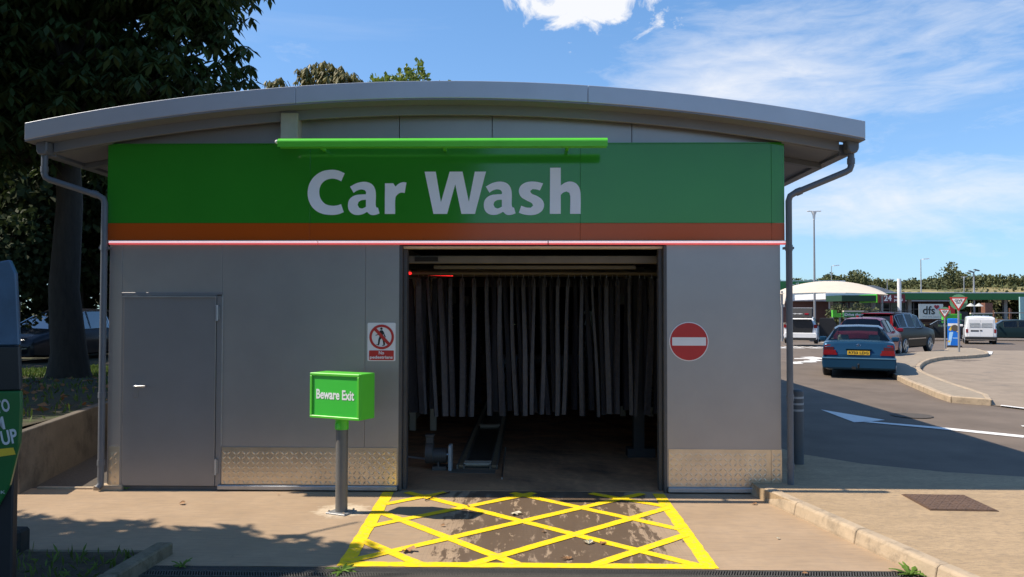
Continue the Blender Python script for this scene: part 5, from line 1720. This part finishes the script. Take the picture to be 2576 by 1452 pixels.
MB().box(14.8, 15.1, 37.985, 37.998, .7, 1.35).build('white_print', mat('pink_print', (.75, .45, .42)), rb)


def street_lamp(label, x, y, h, kind, base=-.3, r=.07):
    t = thing('street_lamp', label, 'street lamp', (x, y, base), 0, 'lamp posts over the car park')
    MB().tube([(0, 0, -.3), (0, 0, h * .5), (0, 0, h)], [r, r * .85, r * .6], 8).build('post', POLE, t, world=False, smooth=True)
    if kind == 'disc':
        MB().tube([(0, 0, h - .75), (0, 0, h - .35), (0, 0, h - .02)], [.09, .12, .24], 12).build('neck', WHITEP, t, world=False, smooth=True)
        MB().prism([(-.62, -.1), (.62, -.1), (.62, .1), (-.62, .1)], h - .02, h + .06, 'xy').build('lamp_head', WHITEP, t, world=False, bevel=.02)
    elif kind == 'arm':
        MB().tube([(0, 0, h - .05), (.4, 0, h + .12), (.9, 0, h + .1)], .045, 6).obox((.9, 0, h + .1), (1.1, .3, .18), (0, -.1, 0)).build('lamp_head', WHITEP, t, world=False)
    else:
        MB().box(-.04, .04, -.04, .04, h, h + .1).obox((-.38, 0, h + .1), (.75, .4, .16), (0, .35, 0)).obox((.42, 0, h + .32), (.75, .4, .16), (0, .25, 0)).cyl((0, 0, h), (.4, 0, h + .3), .04, n=5).build('lamp_head', mat('dark_head', (.1, .11, .12)), t, world=False)
    return t


def far(vx, D):
    x = .88 + (vx - 1326.4) / 2004 * D
    return x, D - 8.53 + .0192 * (x - .88)


for lab, vx, vy, D, kind, r in (('tall near lamp post with a flat white twin head against the sky', 2049, 530, 70, 'disc', .11), ('slim distant lamp post rising behind the cream sail', 2092, 668, 150, 'arm', .1),
                                ('tall slender lamp post left of the treetop with a white arm head', 2317, 651, 140, 'arm', .13), ('lamp post with two dark floodlight heads', 2450, 683, 120, 'flood', .17), ('short far lamp post left of the dark floodlights', 2425, 695, 170, 'disc', .15), ('small distant lamp post at the left of the dry grass bank', 2232, 703, 170, 'arm', .13)):
    x, y = far(vx, D)
    z = 1.95 + (777 - vy) / 2004 * D
    street_lamp(lab, x, y, z + .3, kind, -.3, r)

# petrol canopy
pcn = thing('petrol_canopy', 'long flat green petrol station canopy across the far side', 'canopy', (58, 112, -.3))
PY = 112
k_ = (PY + 8.53) / 2004
zt_, zb_ = 1.95 + 41 * k_, 1.95 + 24.5 * k_
xl, xm, xr_ = .88 + (2072 - 1326) * k_, .88 + (2156 - 1326) * k_, .88 + (2216 - 1326) * k_
MB().box(xl, 100, PY + .2, PY + 14, zb_ + .05, zt_ - .05).build('deck', WHITEP, pcn)
MB().box(xr_, 100, PY, PY + .18, zb_, zt_).build('green_fascia', CANOPY, pcn)
MB().box(xr_, 100, PY - .03, PY + .2, zt_ + .004, zt_ + .12).build('coping', WHITEP, pcn)
MB().box(xl, xm - .2, PY - 6, PY + .0, zb_ - .3, zb_ + .55).build('green_fascia', mat('canopy_dark_green', (.012, .05, .02)), pcn)
mr = MB().box(xm, xr_ + .2, PY - 6.2, PY - .1, zb_ - .5, zb_ + .7).build('price_board', MAROON, pcn)
MB().text('24', 1.15, at(xm + 1.35, PY - 6.22, zb_ + .1), .01, .03, 1.05).text('hour', .42, at(xm + 2.75, PY - 6.22, zb_ + .33), .01, .01, .9).text('petrol', .5, at(xm + 2.85, PY - 6.22, zb_ - .12), .01, .012, 1.2).build('lettering', WHITEP, mr, fixn=False)
MB().box(xm - .18, xm - .02, PY - 6.1, PY - .1, zb_ - .5, zb_ + .7).build('lime_edge', LIME, pcn)
for vx in (2104, 2212, 2303, 2545):
    x = .88 + (vx - 1326) * k_
    MB().box(x - .25, x + .25, PY + 3, PY + 3.5, -.3, zb_ + .04).build('column', POLE, pcn)

# shop behind the canopy
shop = thing('petrol_shop', 'low brick shop with dark windows under the petrol canopy', 'shop', (50, 128, -.3))
SY = 128
ks = (SY + 8.53) / 2004
sx = lambda vx: .88 + (vx - 1326) * ks
sz = lambda vy: 1.95 + (777 - vy) * ks
MB().box(sx(1950), sx(2385), SY, SY + 14, -.35, sz(757)).build('wall', BRICK, shop)
MB().box(sx(1950), sx(2392), SY - .8, SY + 14, sz(756.6), sz(751)).build('white_fascia', WHITEP, shop)
for a, b in ((2085, 2125), (2130, 2180), (2184, 2228), (2232, 2268), (2272, 2303)):
    w_ = MB().box(sx(a), sx(b), SY - .1, SY - .02, sz(808), sz(760)).build('window', WINDARK, shop)
    m_ = MB()
    for q in (.0, .5, 1.0):
        x = sx(a) + (sx(b) - sx(a)) * q
        m_.box(x - .07, x + .07, SY - .16, SY - .11, sz(808), sz(760))
    m_.box(sx(a), sx(b), SY - .15, SY - .11, sz(776) - .06, sz(776) + .06)
    m_.build('window_frame', POLE, w_)
MB().box(sx(2085), sx(2305), SY - .3, SY - .02, -.35, sz(809)).build('brick_base', BRICK, shop)
MB().prism([(sx(2130), sz(737)), (sx(2270), sz(737)), (sx(2205), sz(716)), (sx(2160), sz(716))], SY + 2, SY + 12).build('roof', SLATE, shop)
sup = thing('supermarket', 'store front with a green sign board far behind the cream sail', 'supermarket', (55, 160, -.3))
k2 = (160 + 8.53) / 2004
q = lambda vx, vy: (.88 + (vx - 1326) * k2, 1.95 + (777 - vy) * k2)
MB().box(q(1930, 0)[0], q(2120, 0)[0], 160, 180, -.3, q(0, 705)[1]).build('wall', WHITEP, sup)
gb = MB().box(q(1930, 0)[0], q(2080, 0)[0], 159.7, 159.95, q(0, 735)[1], q(0, 707)[1]).build('sign_board', CANOPY, sup)
MB().text('Daily', 1.7, at(q(1992, 0)[0], 159.68, q(0, 718)[1]), .01, .01).build('lettering', WHITEP, gb, fixn=False)

# dfs hoarding
hx, hy = far(2341, 95)
hd = thing('hoarding', 'pale grey hoarding with dark lower-case lettering and a red heart', 'hoarding', (hx, hy, -.3), R(-8))
kk = 95 / 2004
wd, z0, z1 = 57 * kk, 1.95 + .3 + (777 - 800.5) * kk, 1.95 + .3 + (777 - 763) * kk
MB().box(-wd / 2, wd / 2, -.05, .05, z0, z1).build('panel', mat('hoarding_grey', (.42, .45, .48), .5), hd, world=False)
MB().text('dfs', 1.35, at(-.25, -.056, z0 + .98), .004, .02, 1.35).build('lettering', BLACK, hd, world=False, fixn=False)
hrt = [(0, -.32), (-.3, .0), (-.31, .16), (-.2, .26), (-.08, .24), (0, .14), (.08, .24), (.2, .26), (.31, .16), (.3, .0)]
MB().prism([(x * .9 + .62, zz * .9 + z0 + 1.42) for x, zz in hrt], -.07, -.052).build('heart', mat('heart_red', (.22, .01, .03)), hd, world=False)
MB().text('The sofa experts', .2, at(.1, -.056, z0 + .28), .003, 0, 2.1).build('small_print', mat('print_grey', (.28, .3, .32)), hd, world=False, fixn=False)
for x in (-wd / 2 + .2, wd / 2 - .2):
    MB().box(x - .08, x + .08, .06, .2, -.1, z1).build('leg', BLACK, hd, world=False)

# drive-through boards
def board(name, label, vx0, vx1, vy0, vy1, D, m, cat, text=None, legs=True, extra=None):
    kk = D / 2004
    xa, y = far((vx0 + vx1) / 2, D)
    t = thing(name, label, cat, (xa, y, gz(y)))
    w_ = (vx1 - vx0) * kk
    z0, z1 = 1.95 + (777 - vy1) * kk, 1.95 + (777 - vy0) * kk
    MB().box(xa - w_ / 2, xa + w_ / 2, y, y + .25, z0, z1).build('panel', m, t, bevel=.02)
    if text:
        MB().text(text, (z1 - z0) * .75, at(xa - w_ * .1, y - .01, (z0 + z1) / 2), .004, .01, w_ * .72).build('lettering', WHITEP, t, fixn=False)
    if legs:
        for s in (-.4, .4):
            MB().box(xa + s * w_ - .05, xa + s * w_ + .05, y + .05, y + .2, gz(y), z0 + .01).build('leg', POLE, t)
    if extra: extra(t, xa, y, w_, z0, z1)
    return t


board('drive_through_sign', 'dark green Drive thru sign with a cream top edge over the red car', 2122, 2183, 783.5, 797, 66, CANOPY, 'sign', 'Drive thru', True,
      lambda t, xa, y, w_, z0, z1: MB().box(xa - w_ / 2, xa + w_ / 2, y - .02, y + .27, z1 + .003, z1 + .12).build('top_edge', SAIL, t))
board('menu_board', 'small lime green stepped board left of the Drive thru sign', 2094, 2116, 787, 797, 62, LIME, 'sign', None, True,
      lambda t, xa, y, w_, z0, z1: MB().box(xa - w_ / 2, xa - w_ * .02, y, y + .25, z1 + .003, z1 + .26).build('upper_panel', LIME, t))
board('menu_board', 'wide lime green board behind the give way signs', 2372, 2418, 788, 811, 58, LIME, 'sign', None, True)
board('drive_through_sign', 'dark green low Drive thru sign above the white van', 2442, 2500, 788, 797, 80, mat('sign_dark_green', (.02, .09, .04)), 'sign', 'Drive thru', True,
      lambda t, xa, y, w_, z0, z1: MB().box(xa - w_ / 2, xa + w_ / 2, y - .02, y + .27, z1 + .003, z1 + .12).build('top_edge', SAIL, t))
x, y = far(2425, 76)
tag(MB().box(x - .35, x + .35, y, y + .4, gz(y), 1.75).build('speaker_post', BLACK), 'black order post above the blue board', 'order post')
x, y = far(2395, 78)
tag(MB().box(x - .25, x + .25, y, y + .2, gz(y), 2.3).build('red_notice', mat('bright_red', (.7, .03, .03))), 'small red notice between the give way signs', 'notice')

# timber play frame
x0, y0 = far(2500, 78)
pf = thing('climbing_frame', 'brown timber climbing frame with pale rails at the far right', 'climbing frame', (x0 + 1.5, y0, gz(y0)))
for i, (dx, h) in enumerate(((0, 1.9), (.75, 1.5), (1.55, 2.1), (2.35, 2.0), (3.1, 1.8), (4.2, 2.1), (4.5, 1.5), (5.3, 1.9))):
    MB().box(x0 + dx - .06, x0 + dx + .06, y0 + (i % 2) * 1.2, y0 + (i % 2) * 1.2 + .12, gz(y0), gz(y0) + h + .3).build('post', TIMBER, pf)
for z, a, b in ((1.9, 0, 3.2), (1.2, 0, 3.3), (1.05, 3.1, 5.4), (1.6, 3.1, 5.4), (.6, 2.3, 5.4)):
    MB().box(x0 + a, x0 + b, y0 - .09, y0 - .01, gz(y0) + z, gz(y0) + z + .09).build('rail', mat('rail_pale', (.45, .38, .30)), pf)
MB().box(x0 + .45, x0 + 1.05, y0 + .3, y0 + .7, gz(y0), 1.05).build('panel', mat('panel_ochre', (.35, .17, .04)), pf)
for k, dx in enumerate((1.05, 1.9)):
    xx, yy = x0 + dx, y0 + 6
    t = thing('garden_lamp', ('left' if k == 0 else 'right') + ' one of two small pointed lamps over the climbing frame', 'lamp', (xx, yy, gz(yy)), 0, 'pair of garden lamps')
    MB().cyl((xx, yy, gz(yy)), (xx, yy, 2.35), .05, n=6).build('post', TIMBER, t)
    MB().cyl((xx, yy, 2.3), (xx, yy, 2.62), .45, .06, n=10).build('lamp_shade', mat('lamp_shade_pale', (.5, .5, .46)), t)
x, y = far(2487, 118)
tag(MB().box(x - .55, x + .55, y, y + 1.1, -.4, 2.95).build('brick_pillar', mat('brick_red', (.20, .09, .06), .85, 0, .2, 4)), 'square red brick pillar under the canopy among the trees', 'pillar')
x, y = far(2571, 90)
tag(MB().box(x - .25, x + .5, y, y + .2, gz(y), 3.4).build('notice_board', mat('notice_teal', (.35, .5, .5))), 'pale notice board at the right edge of view', 'notice board')

# bushes and trees under the canopy
def low_tree(name, label, vx, D, w_, zb, zt, n, m, sz_, seed, group, dr=.25):
    x, y = far(vx, D)
    g = gz(y)
    bl_ = blobs_in((x, y, (zb + zt) / 2), (w_ * .62, w_ * .5, (zt - zb) * .36), 12, (zt - zb) * .26, seed)
    return tree(name, label, (x, y, g), (x, y, zt - .4), .12, bl_, n, simple(sz_, .3, dr), m, group)


low_tree('willow_bush', 'shaggy drooping willow bush below the red petrol sign', 2122, 82, 1.9, -.1, 2.9, 1500, LEAF_B, .34, 31, 'bushes below the canopy', 1.6)
low_tree('willow_bush', 'drooping willow bush right of the first, under the red petrol sign', 2172, 84, 1.9, -.1, 2.8, 1500, LEAF_B, .34, 32, 'bushes below the canopy', 1.6)
for k, (vx, D, w_, zt, m_) in enumerate(((2402, 140, 4.5, 4.6, LEAF_Y), (2432, 150, 4.0, 5.0, LEAF_F), (2462, 125, 4.0, 4.4, LEAF_F), (2520, 135, 4.5, 5.0, LEAF_F), (2550, 128, 3.2, 4.2, LEAF_F), (2590, 140, 4.5, 5.0, LEAF_Y), (2470, 150, 4.0, 5.4, LEAF_F))):
    low_tree('roadside_tree', ('light green' if m_ is LEAF_Y else 'dark green') + ' tree number'.replace(' number', '') + ' beneath the canopy edge, ' + ('behind the larger give way sign', 'right of the larger give way sign', 'above the drive through board', 'between the brick pillar and right edge', 'beside the climbing frame', 'at the extreme right edge', 'behind the brick pillar')[k],
             vx, D, w_, -.3, zt, 900, m_, .55, 40 + k, 'trees under the canopy')

# grass verge, dry bank and far wood
x0, y0 = far(2250, 88)
tag(MB().add([(x0, y0, -.27), (x0 + 14, y0 - 4, -.27), (x0 + 20, y0 + 8, .1), (x0 + 4, y0 + 12, .1)], [(0, 1, 2, 3)]).build('verge', GRASSG, fixn=False), kind='structure')
x0, y0 = far(2490, 84)
tag(MB().add([(x0, y0, -.27), (x0 + 30, y0, -.27), (x0 + 34, y0 + 14, 1.0), (x0 + 2, y0 + 14, .6)], [(0, 1, 2, 3)]).build('verge', GRASSG, fixn=False), kind='structure')


def bank(x, y):
    return float(np.interp(y, [150, 185, 215, 330], [-.5, 5.2, 8.0, 9.0])) + .5 * math.sin(x * .05) + .3 * math.sin(x * .17 + y * .1)


grid('hill', [20 + 8 * i for i in range(48)], [150, 160, 170, 178, 186, 194, 202, 210, 220, 240, 280, 330], bank, DRYG)
rows_ = []
g = np.random.default_rng(5)
VP, VD = [], []
for k in range(210):
    vx = g.uniform(1930, 2720)
    D = g.uniform(222, 300)
    x, y = far(vx, D)
    h = g.uniform(2.2, 4.0) + 1.0 * math.sin(vx * .021 + 1) + (3.0 if abs(vx - 2385) < 26 and D < 250 else 0) + (1.2 if abs(vx - 2150) < 20 else 0)
    h *= D / 240
    zb = bank(x, y) - .6
    w_ = g.uniform(2.2, 4.2)
    nb = 7
    for b in range(nb):
        c_ = np.array([x, y, zb + h * .5]) + g.normal(size=3) * np.array([w_ * .45, w_ * .4, h * .22])
        r_ = g.uniform(.9, 1.7)
        n_ = 66
        d = unit(g.normal(size=(n_, 3)))
        VP.append(c_ + d * r_ * g.uniform(.7, 1.1, (n_, 1)))
        VD.append(d)
VP, VD = np.concatenate(VP), np.concatenate(VD)
V = leaf_quads(VP, VD * .6 + npr.normal(0, .6, VP.shape), .66, .45, .1)
o = bpy.data.objects.new('far_wood', fast_mesh('far_wood', V, np.arange(len(V)).reshape(-1, 4), LEAF_F))
col.objects.link(o)
tag(o, 'far wooded ridge on the skyline beyond the car park', 'wood', kind='stuff')
# scrub on the dry bank
P = np.stack([g.uniform(70, 330, 9000), g.uniform(178, 222, 9000), np.zeros(9000)], 1)
keep = np.sin(P[:, 0] * .35) + np.sin(P[:, 1] * .5 + P[:, 0] * .11) + g.normal(0, .5, 9000) > .7
P = P[keep]
P[:, 2] = [bank(a, b) for a, b in P[:, :2]]
P[:, 2] += g.random(len(P)) * 1.1
V = leaf_quads(P, g.normal(size=P.shape), .8, .45, 0)
o = bpy.data.objects.new('bank_scrub', fast_mesh('bank_scrub', V, np.arange(len(V)).reshape(-1, 4), LEAF_F))
col.objects.link(o)
tag(o, 'patches of green scrub on the dry grass bank', 'scrub', kind='stuff')
